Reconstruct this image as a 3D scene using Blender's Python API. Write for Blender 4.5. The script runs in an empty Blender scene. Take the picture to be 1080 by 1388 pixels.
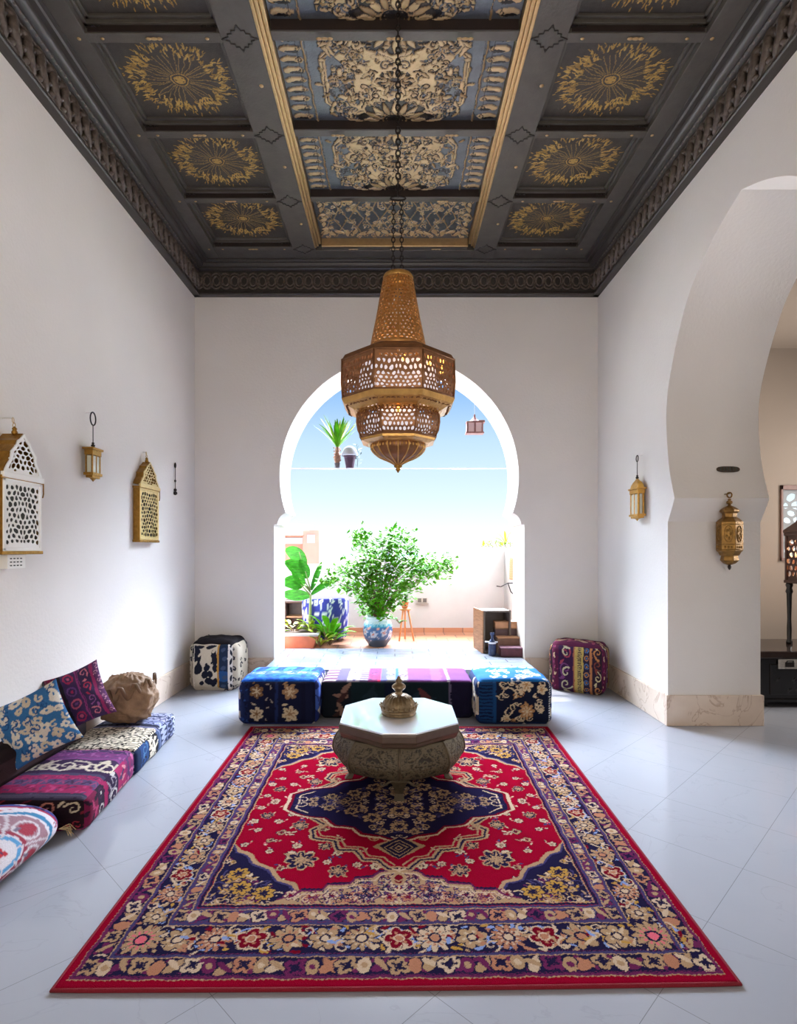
import bpy, math, random
import numpy as np
from mathutils import Vector, Matrix

# ------------------------------------------------------------------ camera, world, sun, exposure
PI = math.pi
F, HX, HY = 760.0, 535.0, 745.0            # focal length in px, vanishing point
sc = bpy.context.scene
cam_d = bpy.data.cameras.new('camera')
cam_d.sensor_width = 36.0
cam_d.lens = F / 1388 * 36
cam_d.shift_x = 5 / 1388
cam_d.shift_y = 51 / 1388
cam_d.clip_end = 6000
cam = bpy.data.objects.new('camera', cam_d)
sc.collection.objects.link(cam)
cam.location = (0, 0, 1.5)
cam.rotation_euler = (PI / 2, 0, 0)
sc.camera = cam

sc.view_settings.view_transform = 'Standard'
sc.view_settings.look = 'None'
sc.view_settings.gamma = 1
sc.view_settings.use_curve_mapping = False
sc.view_settings.exposure = 1.25
sc.cycles.use_denoising = True
sc.cycles.denoiser = 'OPENIMAGEDENOISE'
sc.cycles.max_bounces = 10
sc.cycles.diffuse_bounces = 6
sc.cycles.sample_clamp_indirect = 8

wd = bpy.data.worlds.new('sky'); sc.world = wd; wd.use_nodes = True
nt = wd.node_tree; nt.nodes.clear()
wo = nt.nodes.new('ShaderNodeOutputWorld'); wb = nt.nodes.new('ShaderNodeBackground')
tc = nt.nodes.new('ShaderNodeTexCoord'); sx = nt.nodes.new('ShaderNodeSeparateXYZ')
rp = nt.nodes.new('ShaderNodeValToRGB')
nz = nt.nodes.new('ShaderNodeTexNoise'); nz.inputs['Scale'].default_value = 3.0; nz.inputs['Detail'].default_value = 5
nt.links.new(tc.outputs['Generated'], sx.inputs[0]); nt.links.new(sx.outputs[2], rp.inputs[0])
e = rp.color_ramp.elements
e[0].position = 0.0; e[0].color = (0.42, 0.45, 0.46, 1)
e[1].position = 1.0; e[1].color = (0.6, 0.8, 1.1, 1)
for p, c in ((0.09, (0.30, 0.37, 0.40, 1)), (0.19, (0.215, 0.30, 0.38, 1)), (0.27, (0.12, 0.215, 0.36, 1)), (0.34, (0.11, 0.20, 0.36, 1)),
             (0.55, (0.4, 0.55, 0.8, 1))):
    k = e.new(p); k.color = c
# bright haze high in the sky on the sun's side (+Y), calm blue elsewhere
hz1 = nt.nodes.new('ShaderNodeMapRange'); hz1.interpolation_type = 'SMOOTHSTEP'
hz1.inputs['From Min'].default_value = 0.365; hz1.inputs['From Max'].default_value = 0.46; nt.links.new(sx.outputs[2], hz1.inputs['Value'])
hz2 = nt.nodes.new('ShaderNodeMapRange'); hz2.interpolation_type = 'SMOOTHSTEP'
hz2.inputs['From Min'].default_value = 0.30; hz2.inputs['From Max'].default_value = 0.62; dt = nt.nodes.new('ShaderNodeVectorMath'); dt.operation = 'DOT_PRODUCT'; dt.inputs[1].default_value = (0.10, 0.995, 0.0)
nt.links.new(tc.outputs['Generated'], dt.inputs[0]); nt.links.new(dt.outputs['Value'], hz2.inputs['Value'])
hzm = nt.nodes.new('ShaderNodeMath'); hzm.operation = 'MULTIPLY'; nt.links.new(hz1.outputs[0], hzm.inputs[0]); nt.links.new(hz2.outputs[0], hzm.inputs[1])
hmx = nt.nodes.new('ShaderNodeMix'); hmx.data_type = 'RGBA'; hmx.inputs[7].default_value = (20.0, 22.6, 27.0, 1)
nt.links.new(hzm.outputs[0], hmx.inputs[0]); nt.links.new(rp.outputs[0], hmx.inputs[6])
nt.links.new(hmx.outputs[2], wb.inputs[0]); wb.inputs[1].default_value = 1.15
nt.links.new(wb.outputs[0], wo.inputs[0])

def add_sun():
    l = bpy.data.lights.new('sun', 'SUN'); l.energy = 3.0; l.angle = 0.01; l.color = (1.0, 0.95, 0.86)
    o = bpy.data.objects.new('sun', l); sc.collection.objects.link(o)
    d = Vector((-0.30, 0.42, 1.0)).normalized()      # towards the sun
    o.rotation_euler = d.to_track_quat('Z', 'Y').to_euler()
    o.location = (0, 12, 14)
add_sun()

def area(name, loc, target, sx_, sy_, energy, color=(1, 1, 1)):
    l = bpy.data.lights.new(name, 'AREA'); l.shape = 'RECTANGLE'; l.size = sx_; l.size_y = sy_
    l.energy = energy; l.color = color
    o = bpy.data.objects.new(name, l); sc.collection.objects.link(o)
    o.location = loc
    d = Vector(loc) - Vector(target)
    o.rotation_euler = d.to_track_quat('Z', 'Y').to_euler()
    return o
# added fill lamps: one before the rear wall, one unseen in the side room
area('rear_fill_light', (0.0, -2.3, 2.2), (0.0, 4.0, 2.2), 2.6, 2.6, 46, (1.0, 0.90, 0.78))  # added to brighten the back wall and the upper walls
area('side_fill_light', (5.6, 5.15, 2.1), (-2.3, 3.6, 1.6), 1.3, 1.5, 42, (1.0, 0.97, 0.93))  # floats by a solid wall, added to brighten the left wall

# ------------------------------------------------------------------ helpers
WL, WR, BY, ZC = -2.295, 2.33, 6.434, 4.772      # left wall, right wall, back wall, ceiling beams
def fl(px, py, z=0.0):
    Y = F * (1.5 - z) / (py - HY); return ((px - HX) * Y / F, Y)
def xz(px, py, Y): return ((px - HX) * Y / F, 1.5 + (HY - py) * Y / F)
def wy(px, X): return X * F / (px - HX)

def link(o, parent=None):
    sc.collection.objects.link(o)
    if parent is not None: o.parent = parent
    return o
def tag(o, label=None, cat=None, group=None, kind=None):
    if label: o['label'] = label
    if cat: o['category'] = cat
    if group: o['group'] = group
    if kind: o['kind'] = kind
    return o
def empty(name, loc=(0, 0, 0), rz=0.0, label=None, cat=None, group=None):
    o = bpy.data.objects.new(name, None); link(o); o.location = loc; o.rotation_euler = (0, 0, rz)
    o.empty_display_size = 0.1
    return tag(o, label, cat, group)

class MB:
    def __init__(s): s.v = []; s.f = []
    def add(s, vs, fs):
        b = len(s.v); s.v.extend([tuple(p) for p in vs]); s.f.extend([tuple(b + i for i in f) for f in fs]); return s
    def box(s, x0, x1, y0, y1, z0, z1):
        vs = [(x, y, z) for z in (z0, z1) for y in (y0, y1) for x in (x0, x1)]
        return s.add(vs, [(0, 2, 3, 1), (4, 5, 7, 6), (0, 1, 5, 4), (2, 6, 7, 3), (0, 4, 6, 2), (1, 3, 7, 5)])
    def tube(s, pts, r, n=6, closed=False, caps=True):
        pts = [Vector(p) for p in pts]; m = len(pts)
        rr = r if isinstance(r, (list, tuple)) else [r] * m
        vs = []; prev = None
        for i, p in enumerate(pts):
            if closed: t = pts[(i + 1) % m] - pts[i - 1]
            else: t = pts[min(i + 1, m - 1)] - pts[max(i - 1, 0)]
            if t.length < 1e-9: t = Vector((0, 0, 1))
            t.normalize()
            if prev is None:
                a = Vector((0, 0, 1)) if abs(t.z) < 0.9 else Vector((1, 0, 0))
                u = t.cross(a).normalized()
            else:
                u = prev - t * prev.dot(t)
                u = u.normalized() if u.length > 1e-6 else t.orthogonal().normalized()
            prev = u; w = t.cross(u)
            for k in range(n):
                an = 2 * PI * k / n
                vs.append(p + (u * math.cos(an) + w * math.sin(an)) * rr[i])
        fs = []
        for i in range(m if closed else m - 1):
            j = (i + 1) % m
            for k in range(n):
                fs.append((i * n + k, i * n + (k + 1) % n, j * n + (k + 1) % n, j * n + k))
        if not closed and caps:
            fs.append(tuple(range(n))[::-1]); fs.append(tuple((m - 1) * n + k for k in range(n)))
        return s.add(vs, fs)
    def lathe(s, prof, n=24, c=(0, 0, 0), ph=0.0, cap=True, sx=1.0, sy=1.0):
        vs = []
        for (r, z) in prof:
            for k in range(n):
                a = 2 * PI * k / n + ph
                vs.append((c[0] + r * math.cos(a) * sx, c[1] + r * math.sin(a) * sy, c[2] + z))
        fs = []
        for i in range(len(prof) - 1):
            for k in range(n):
                fs.append((i * n + k, i * n + (k + 1) % n, (i + 1) * n + (k + 1) % n, (i + 1) * n + k))
        if cap:
            fs.append(tuple(range(n))[::-1]); fs.append(tuple((len(prof) - 1) * n + k for k in range(n)))
        return s.add(vs, fs)
    def prism(s, outline, A, B, D):
        """outline of (a,b) in plane spanned by A,B from D[0]; extruded by vector D[1]"""
        O, E = Vector(D[0]), Vector(D[1]); A = Vector(A); B = Vector(B); n = len(outline)
        p = [O + A * a + B * b for a, b in outline]
        vs = p + [q + E for q in p]
        fs = [tuple(range(n)), tuple(range(2 * n - 1, n - 1, -1))]
        for i in range(n): fs.append((i, i + n, (i + 1) % n + n, (i + 1) % n))
        return s.add(vs, fs)
    def dome(s, T, s0, t0, ra, rb, h, n=8, rot=0.0):
        """low dome of relief; T(s,t,d) maps into space"""
        vs = []; ca, sa = math.cos(rot), math.sin(rot)
        for lv, (q, hh) in enumerate(((1, 0), (0.75, 0.65))):
            for k in range(n):
                a = 2 * PI * k / n; x, y = ra * q * math.cos(a), rb * q * math.sin(a)
                vs.append(T(s0 + x * ca - y * sa, t0 + x * sa + y * ca, h * hh))
        vs.append(T(s0, t0, h)); fs = []
        for k in range(n):
            j = (k + 1) % n
            fs.append((k, j, n + j, n + k)); fs.append((n + k, n + j, 2 * n))
        return s.add(vs, fs)
    def build(s, name, m, parent=None, smooth=False, bevel=0.0, solid=0.0, auto=None):
        me = bpy.data.meshes.new(name); me.from_pydata(s.v, [], s.f); me.update()
        if m is not None: me.materials.append(m)
        if smooth or auto:
            me.polygons.foreach_set('use_smooth', [True] * len(me.polygons))
            if auto: me.set_sharp_from_angle(angle=math.radians(auto))
        o = bpy.data.objects.new(name, me); link(o, parent)
        if solid:
            q = o.modifiers.new('s', 'SOLIDIFY'); q.thickness = solid; q.offset = 0
        if bevel:
            q = o.modifiers.new('b', 'BEVEL'); q.width = bevel; q.segments = 2; q.limit_method = 'ANGLE'
        return o

# ------------------------------------------------------------------ materials
def lin(c): return tuple(((x / 255) / 12.92 if x / 255 <= 0.04045 else ((x / 255 + 0.055) / 1.055) ** 2.4) for x in c)
def mat(name, col, rough=0.5, metal=0.0, noise=0.0, scale=20.0, bump=0.0, bscale=60.0, spec=0.5, coat=0.0,
        emit=None, estr=0.0, trans=0.0, vcol=False, stretch=None, wave=None, sheen=0.0):
    m = bpy.data.materials.new(name); m.use_nodes = True
    nt = m.node_tree; b = nt.nodes['Principled BSDF']; L = nt.links
    b.inputs['Roughness'].default_value = rough; b.inputs['Metallic'].default_value = metal
    b.inputs['Specular IOR Level'].default_value = spec; b.inputs['Coat Weight'].default_value = coat
    if sheen: b.inputs['Sheen Weight'].default_value = sheen
    c = lin(col) + (1,)
    b.inputs['Base Color'].default_value = c
    if trans: b.inputs['Transmission Weight'].default_value = trans
    if emit: b.inputs['Emission Color'].default_value = lin(emit) + (1,); b.inputs['Emission Strength'].default_value = estr
    t = nt.nodes.new('ShaderNodeTexCoord'); src = t.outputs['Object']
    if stretch:
        mp = nt.nodes.new('ShaderNodeMapping'); mp.inputs['Scale'].default_value = stretch
        L.new(src, mp.inputs[0]); src = mp.outputs[0]
    colout = None
    if vcol:
        a = nt.nodes.new('ShaderNodeAttribute'); a.attribute_name = 'Col'; colout = a.outputs['Color']
        L.new(colout, b.inputs['Base Color'])
    if noise:
        n = nt.nodes.new('ShaderNodeTexNoise'); n.inputs['Scale'].default_value = scale; n.inputs['Detail'].default_value = 5
        L.new(src, n.inputs['Vector'])
        mr = nt.nodes.new('ShaderNodeMapRange'); mr.inputs['From Min'].default_value = 0.3; mr.inputs['From Max'].default_value = 0.7
        mr.inputs['To Min'].default_value = 1 - noise; mr.inputs['To Max'].default_value = 1 + noise * 0.5
        L.new(n.outputs['Fac'], mr.inputs['Value'])
        mx = nt.nodes.new('ShaderNodeMix'); mx.data_type = 'RGBA'; mx.blend_type = 'MULTIPLY'; mx.inputs[0].default_value = 1
        if colout is not None: L.new(colout, mx.inputs[6])
        else: mx.inputs[6].default_value = c
        L.new(mr.outputs[0], mx.inputs[7]); L.new(mx.outputs[2], b.inputs['Base Color'])
    if bump:
        n = nt.nodes.new('ShaderNodeTexNoise'); n.inputs['Scale'].default_value = bscale; n.inputs['Detail'].default_value = 4
        L.new(src, n.inputs['Vector'])
        bp = nt.nodes.new('ShaderNodeBump'); bp.inputs['Strength'].default_value = bump; bp.inputs['Distance'].default_value = 0.01
        L.new(n.outputs['Fac'], bp.inputs['Height']); L.new(bp.outputs[0], b.inputs['Normal'])
    return m

def veined(name, base, vein, rough, scale=2.0, width=0.012, tile=None, amount=0.5):
    """polished stone: thin wandering veins; optional diagonal tile joints (size, offset a, offset b)"""
    m = bpy.data.materials.new(name); m.use_nodes = True
    nt = m.node_tree; b = nt.nodes['Principled BSDF']; L = nt.links; N = nt.nodes
    b.inputs['Roughness'].default_value = rough
    t = N.new('ShaderNodeTexCoord')
    n1 = N.new('ShaderNodeTexNoise'); n1.inputs['Scale'].default_value = scale; n1.inputs['Detail'].default_value = 6
    n1.inputs['Distortion'].default_value = 1.5
    L.new(t.outputs['Object'], n1.inputs['Vector'])
    s = N.new('ShaderNodeMath'); s.operation = 'SUBTRACT'; s.inputs[1].default_value = 0.5; L.new(n1.outputs['Fac'], s.inputs[0])
    a = N.new('ShaderNodeMath'); a.operation = 'ABSOLUTE'; L.new(s.outputs[0], a.inputs[0])
    mr = N.new('ShaderNodeMapRange'); mr.inputs['From Max'].default_value = width; mr.inputs['To Min'].default_value = amount
    mr.inputs['To Max'].default_value = 0; L.new(a.outputs[0], mr.inputs['Value'])
    n2 = N.new('ShaderNodeTexNoise'); n2.inputs['Scale'].default_value = scale * 3; n2.inputs['Detail'].default_value = 8
    L.new(t.outputs['Object'], n2.inputs['Vector'])
    m2 = N.new('ShaderNodeMapRange'); m2.inputs['From Min'].default_value = 0.3; m2.inputs['From Max'].default_value = 0.75
    m2.inputs['To Max'].default_value = 0.30 * amount; L.new(n2.outputs['Fac'], m2.inputs['Value'])
    ad = N.new('ShaderNodeMath'); ad.operation = 'ADD'; ad.use_clamp = True
    L.new(mr.outputs[0], ad.inputs[0]); L.new(m2.outputs[0], ad.inputs[1])
    mx = N.new('ShaderNodeMix'); mx.data_type = 'RGBA'
    mx.inputs[6].default_value = lin(base) + (1,); mx.inputs[7].default_value = lin(vein) + (1,)
    L.new(ad.outputs[0], mx.inputs[0]); out = mx.outputs[2]
    if tile:
        size, oa, ob, jw, jc = tile
        sp = N.new('ShaderNodeSeparateXYZ'); L.new(t.outputs['Object'], sp.inputs[0])
        facs = []
        for op, off in (('ADD', oa), ('SUBTRACT', ob)):
            q = N.new('ShaderNodeMath'); q.operation = op
            L.new(sp.outputs[1], q.inputs[0]); L.new(sp.outputs[0], q.inputs[1])
            q2 = N.new('ShaderNodeMath'); q2.operation = 'SUBTRACT'; q2.inputs[1].default_value = off; L.new(q.outputs[0], q2.inputs[0])
            q3 = N.new('ShaderNodeMath'); q3.operation = 'PINGPONG'; q3.inputs[1].default_value = size / 2; L.new(q2.outputs[0], q3.inputs[0])
            q4 = N.new('ShaderNodeMath'); q4.operation = 'LESS_THAN'; q4.inputs[1].default_value = jw; L.new(q3.outputs[0], q4.inputs[0])
            facs.append(q4.outputs[0])
        mxx = N.new('ShaderNodeMath'); mxx.operation = 'MAXIMUM'; L.new(facs[0], mxx.inputs[0]); L.new(facs[1], mxx.inputs[1])
        mj = N.new('ShaderNodeMix'); mj.data_type = 'RGBA'; L.new(mxx.outputs[0], mj.inputs[0]); L.new(out, mj.inputs[6])
        mj.inputs[7].default_value = lin(jc) + (1,); out = mj.outputs[2]
    L.new(out, b.inputs['Base Color'])
    return m

def brick_mat(name, c1, c2, mortar, sx_, sy_, rough=0.6, msize=0.02, scale=1.0):
    m = bpy.data.materials.new(name); m.use_nodes = True
    nt = m.node_tree; b = nt.nodes['Principled BSDF']; L = nt.links; N = nt.nodes
    b.inputs['Roughness'].default_value = rough
    t = N.new('ShaderNodeTexCoord'); q = N.new('ShaderNodeTexBrick')
    q.inputs['Color1'].default_value = lin(c1) + (1,); q.inputs['Color2'].default_value = lin(c2) + (1,)
    q.inputs['Mortar'].default_value = lin(mortar) + (1,); q.inputs['Scale'].default_value = scale
    q.inputs['Brick Width'].default_value = sx_; q.inputs['Row Height'].default_value = sy_; q.inputs['Mortar Size'].default_value = msize
    L.new(t.outputs['Object'], q.inputs['Vector']); L.new(q.outputs['Color'], b.inputs['Base Color'])
    return m

PL = mat('white_plaster', (226, 221, 215), 0.85, noise=0.03, scale=1.5, bump=0.25, bscale=45, spec=0.2)
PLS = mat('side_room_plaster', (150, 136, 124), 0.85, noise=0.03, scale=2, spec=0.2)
FLOOR = veined('white_marble_floor', (156, 158, 166), (138, 140, 149), 0.08, 1.6, 0.006, (0.75, 3.52, 1.75, 0.0016, (116, 117, 123)), 0.35)
STEP = brick_mat('white_marble_step', (138, 146, 160), (124, 136, 152), (92, 102, 120), .42, .16, .18, .006)
BASE = veined('cream_marble_skirting', (226, 208, 190), (176, 146, 124), 0.25, 2.6, 0.016, None, 0.6)
VC = mat('woven_textile', (200, 200, 200), 0.9, vcol=True, bump=0.5, bscale=240, noise=0.12, scale=160, spec=0.15)
VRUG = mat('wool_pile', (200, 200, 200), 0.95, vcol=True, bump=0.6, bscale=300, noise=0.16, scale=220, spec=0.0)
VGLAZE = mat('painted_glaze', (200, 200, 200), 0.15, vcol=True)
GOLD = mat('gold_leaf', (190, 160, 116), 0.34, .75, noise=0.12, scale=30, bump=0.15, bscale=80)
PALEGOLD = mat('pale_brass', (222, 196, 140), 0.35, 0.85, noise=0.12, scale=40)
BRASS = mat('aged_brass', (160, 118, 52), 0.38, 0.9, noise=0.25, scale=35, bump=0.3, bscale=90)
COPPER = mat('copper_brown_brass', (136, 94, 62), 0.45, 0.6, noise=0.2, scale=25)
COPPERN = mat('golden_brown_brass', (184, 132, 76), .42, .65, noise=.2, scale=25)
COPPERG = mat('light_brass_rim', (206, 160, 92), 0.38, 0.8, noise=0.15, scale=25, bump=0.3, bscale=70)
IRON = mat('dark_iron', (46, 40, 38), 0.5, 0.7)
WHITEM = mat('white_painted_metal', (240, 238, 232), 0.45)
DARKIN = mat('dark_hole_shade', (70, 72, 66), 0.7)
GLASS = mat('pale_glass_pane', (226, 226, 206), 0.08, spec=0.8, trans=0.3)
EBONY = mat('dark_carved_wood', (46, 40, 38), 0.42, noise=0.25, scale=30, bump=0.3, bscale=60)
EBONY2 = mat('dark_moulding_wood', (60, 55, 52), 0.38, noise=0.25, scale=8, stretch=(8, 1, 8))
GREYW = mat('grey_painted_wood', (84, 79, 73), 0.42, noise=0.18, scale=10, bump=0.15, bscale=50)
# ------------------------------------------------------------------ painted patterns
class Canvas:
    """colour field in metres, painted with shapes; later read at mesh vertices as base colour"""
    def __init__(s, w, h, res, bg):
        s.w, s.h = w, h; s.nx, s.ny = max(8, int(w * res)), max(8, int(h * res)); s.res = s.nx / w
        s.ry = s.ny / h
        s.a = np.empty((s.ny, s.nx, 3), np.float32); s.a[:] = bg
    def win(s, x0, y0, x1, y1):
        i0, i1 = max(0, int(x0 * s.res)), min(s.nx, int(x1 * s.res) + 2)
        j0, j1 = max(0, int(y0 * s.ry)), min(s.ny, int(y1 * s.ry) + 2)
        if i0 >= i1 or j0 >= j1: return None
        X, Y = np.meshgrid((np.arange(i0, i1) + 0.5) / s.res, (np.arange(j0, j1) + 0.5) / s.ry)
        return i0, i1, j0, j1, X, Y
    def fill(s, w, mask, c): s.a[w[2]:w[3], w[0]:w[1]][mask] = c
    def rect(s, x0, y0, x1, y1, c):
        w = s.win(x0, y0, x1, y1)
        if w: s.fill(w, (w[4] >= x0) & (w[4] <= x1) & (w[5] >= y0) & (w[5] <= y1), c)
    def ell(s, x, y, a, b, c, rot=0.0):
        r = max(a, b); w = s.win(x - r, y - r, x + r, y + r)
        if not w: return
        dx, dy = w[4] - x, w[5] - y; ca, sa = math.cos(rot), math.sin(rot)
        s.fill(w, ((dx * ca + dy * sa) / a) ** 2 + ((-dx * sa + dy * ca) / b) ** 2 < 1, c)
    def ring(s, x, y, r, t, c, ay=1.0):
        w = s.win(x - r - t, y - (r + t) * ay, x + r + t, y + (r + t) * ay)
        if w: s.fill(w, np.abs(np.hypot(w[4] - x, (w[5] - y) / ay) - r) < t / 2, c)
    def poly(s, pts, c):
        xs = [p[0] for p in pts]; ys = [p[1] for p in pts]
        w = s.win(min(xs), min(ys), max(xs), max(ys))
        if not w: return
        X, Y = w[4], w[5]; ins = np.zeros(X.shape, bool); n = len(pts)
        for i in range(n):
            (xa, ya), (xb, yb) = pts[i], pts[(i + 1) % n]
            if ya == yb: continue
            ins ^= ((ya > Y) != (yb > Y)) & (X < (xb - xa) * (Y - ya) / (yb - ya) + xa)
        s.fill(w, ins, c)
    def line(s, pts, t, c, t2=None):
        n = len(pts) - 1
        for i in range(n):
            (xa, ya), (xb, yb) = pts[i], pts[i + 1]
            tt = t if t2 is None else t + (t2 - t) * i / max(1, n - 1)
            w = s.win(min(xa, xb) - tt, min(ya, yb) - tt, max(xa, xb) + tt, max(ya, yb) + tt)
            if not w: continue
            dx, dy = xb - xa, yb - ya; L2 = dx * dx + dy * dy + 1e-12
            k = np.clip(((w[4] - xa) * dx + (w[5] - ya) * dy) / L2, 0, 1)
            s.fill(w, np.hypot(w[4] - xa - k * dx, w[5] - ya - k * dy) < tt / 2, c)
    def flower(s, x, y, r, n, cp, cc, co=None, rot=0.0, ay=1.0, deep=0.45):
        w = s.win(x - r * 1.25, y - r * 1.25 * ay, x + r * 1.25, y + r * 1.25 * ay)
        if not w: return
        dx, dy = w[4] - x, (w[5] - y) / ay; d = np.hypot(dx, dy); an = np.arctan2(dy, dx) + rot
        R = r * (1 - deep + deep * np.abs(np.cos(an * n / 2)) ** 0.7)
        if co is not None: s.fill(w, d < R * 1.0 + 0.14 * r, co)
        s.fill(w, d < R, cp)
        if cc is not None: s.fill(w, (d < R * 0.62) & (np.abs(np.cos(an * n / 2)) > 0.86), cc)
        if co is not None: s.fill(w, np.abs(d - r * 0.32) < r * 0.06, co)
        if cc is not None: s.fill(w, d < r * 0.24, cc)
    def leaf(s, x, y, L, wd_, an, c, co=None):
        ca, sa = math.cos(an), math.sin(an)
        w = s.win(x - L, y - L, x + L, y + L)
        if not w: return
        dx, dy = w[4] - x, w[5] - y; u = (dx * ca + dy * sa) / L; v = (-dx * sa + dy * ca)
        prof = wd_ * np.sqrt(np.clip(1 - u * u, 0, 1)) * (1 - 0.45 * u) * 0.5
        ins = np.abs(u) < 1
        if co is not None: s.fill(w, ins & (np.abs(v) < prof + wd_ * 0.16), co)
        s.fill(w, ins & (np.abs(v) < prof), c)
    def spiral(s, x, y, r, an, turns, t, c, sgn=1, tail=0.0):
        pts = []
        n = int(16 * turns) + 4
        for i in range(n + 1):
            k = i / n; rr = r * (1 - 0.85 * k); a = an + sgn * turns * 2 * PI * k
            pts.append((x + rr * math.cos(a), y + rr * math.sin(a)))
        if tail:
            a = an - sgn * 0.5 * PI
            pts.insert(0, (pts[0][0] + tail * math.cos(a), pts[0][1] + tail * math.sin(a)))
        s.line(pts, t, c, t * 0.6)
    def mirx(s): h = s.nx // 2; s.a[:, s.nx - h:] = s.a[:, :h][:, ::-1]
    def miry(s): h = s.ny // 2; s.a[s.ny - h:] = s.a[:h][::-1]
    warp = 0.0024; fine = 0.0
    def at(s, u, v):
        if s.warp:
            x, y = u * s.w, v * s.h; k = s.warp
            u = u + k * (np.sin(41 * y + 17 * x) + np.sin(97 * x - 53 * y + 1) * .6 + .4 * np.sin(173 * y + 131 * x) + s.fine * np.sin(331 * y + 40 * np.sin(37 * x)) * np.cos(287 * x)) / s.w
            v = v + k * (np.sin(47 * x - 13 * y + 2) + np.sin(89 * y + 61 * x) * .6 + .4 * np.sin(181 * x - 119 * y) + s.fine * np.sin(313 * x + 40 * np.sin(31 * y)) * np.cos(269 * y)) / s.h
        i = np.clip((u * s.nx).astype(int), 0, s.nx - 1); j = np.clip((v * s.ny).astype(int), 0, s.ny - 1)
        return s.a[j, i]

RED, RED2, NAVY, NAVY2 = (132, 9, 36), (106, 12, 32), (31, 27, 54), (62, 56, 94)
CREAM, TAN, PEACH, PINK, MUST, PLUM = (186, 162, 136), (160, 130, 98), (164, 112, 86), (206, 96, 112), (170, 130, 60), (96, 36, 74)
BLUE, SKYB = (70, 84, 140), (120, 140, 190)

def motif_strip(c, x0, y0, x1, y1, step, rng, vert, bg, cols, dark, style):
    """repeat of motifs along a strip"""
    c.rect(x0, y0, x1, y1, bg)
    L = (y1 - y0) if vert else (x1 - x0); Wd = (x1 - x0) if vert else (y1 - y0)
    n = max(1, round(L / step)); st = L / n
    P = (lambda s, t: (x0 + Wd / 2 + t, y0 + s)) if vert else (lambda s, t: (x0 + s, y0 + Wd / 2 + t))
    ro = PI / 2 if vert else 0.0
    if style == 'main':
        pts = [P(i * st / 8, Wd * 0.34 * math.sin(i * PI / 8)) for i in range(8 * n + 1)]
        c.line(pts, Wd * 0.07, cols[0])
        pts = [P(i * st / 8, -Wd * 0.34 * math.sin(i * PI / 8 + 0.4)) for i in range(8 * n + 1)]
        c.line(pts, Wd * 0.05, cols[4 % len(cols)])
    for i in range(n):
        s_ = (i + 0.5) * st; cp = cols[i % len(cols)]; cc = cols[(i * 2 + 1) % len(cols)]
        x, y = P(s_, 0)
        if style == 'guard':
            x, y = P(s_, rng.uniform(-.1, .1) * Wd)
            k = i % 3
            if k == 0: c.flower(x, y, Wd * 0.44, 4, cp, dark, dark, rng.uniform(0, 1))
            elif k == 1: c.ell(x, y, st * 0.42, Wd * 0.36, cp, ro); c.ell(x, y, st * 0.2, Wd * 0.14, cc, ro + .5)
            else:
                c.leaf(x, y, Wd * 0.45, Wd * 0.34, rng.uniform(0.4, 1.2) + ro, cp, dark); c.leaf(x, y, Wd * 0.4, Wd * 0.22, rng.uniform(-1.2, -.4) + ro, cc)
            x, y = P(s_ + st / 2, Wd * 0.25 * (-1) ** i); c.ell(x, y, Wd * 0.1, Wd * 0.1, cols[2])
        elif style == 'main':
            k = i % 4; r = Wd * 0.42
            if k == 0: c.flower(x, y, r * 1.0, 7 + i % 3, cols[(i // 4) % 2], cols[3], dark, rng.uniform(0, 1), deep=0.62)
            elif k == 1: c.flower(x, y, r * 0.85, 6, cols[1], cols[0], dark, rng.uniform(0, 1))
            elif k == 2: c.flower(x, y, r * 0.95, 10 + i % 3, cols[3] if i % 8 < 4 else cols[1], cols[0], dark, 0.2, deep=0.7)
            else:
                c.flower(x, y, r * 0.8, 5, cols[2], cols[3], cols[0], rng.uniform(0, 1))
            for q in range(12):
                a = rng.uniform(0, 2 * PI); xx, yy = P(s_ + st / 2 + rng.uniform(-.34, .34) * st, rng.uniform(-.42, .42) * Wd)
                c.leaf(xx, yy, Wd * rng.uniform(.07, .16), Wd * 0.09, a, cols[rng.randrange(len(cols))], None)
            x, y = P(s_ + st / 2, Wd * 0.26 * (-1) ** i); c.spiral(x, y, Wd * 0.2, rng.uniform(0, 6), 1.1, Wd * 0.055, cols[0])

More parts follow.
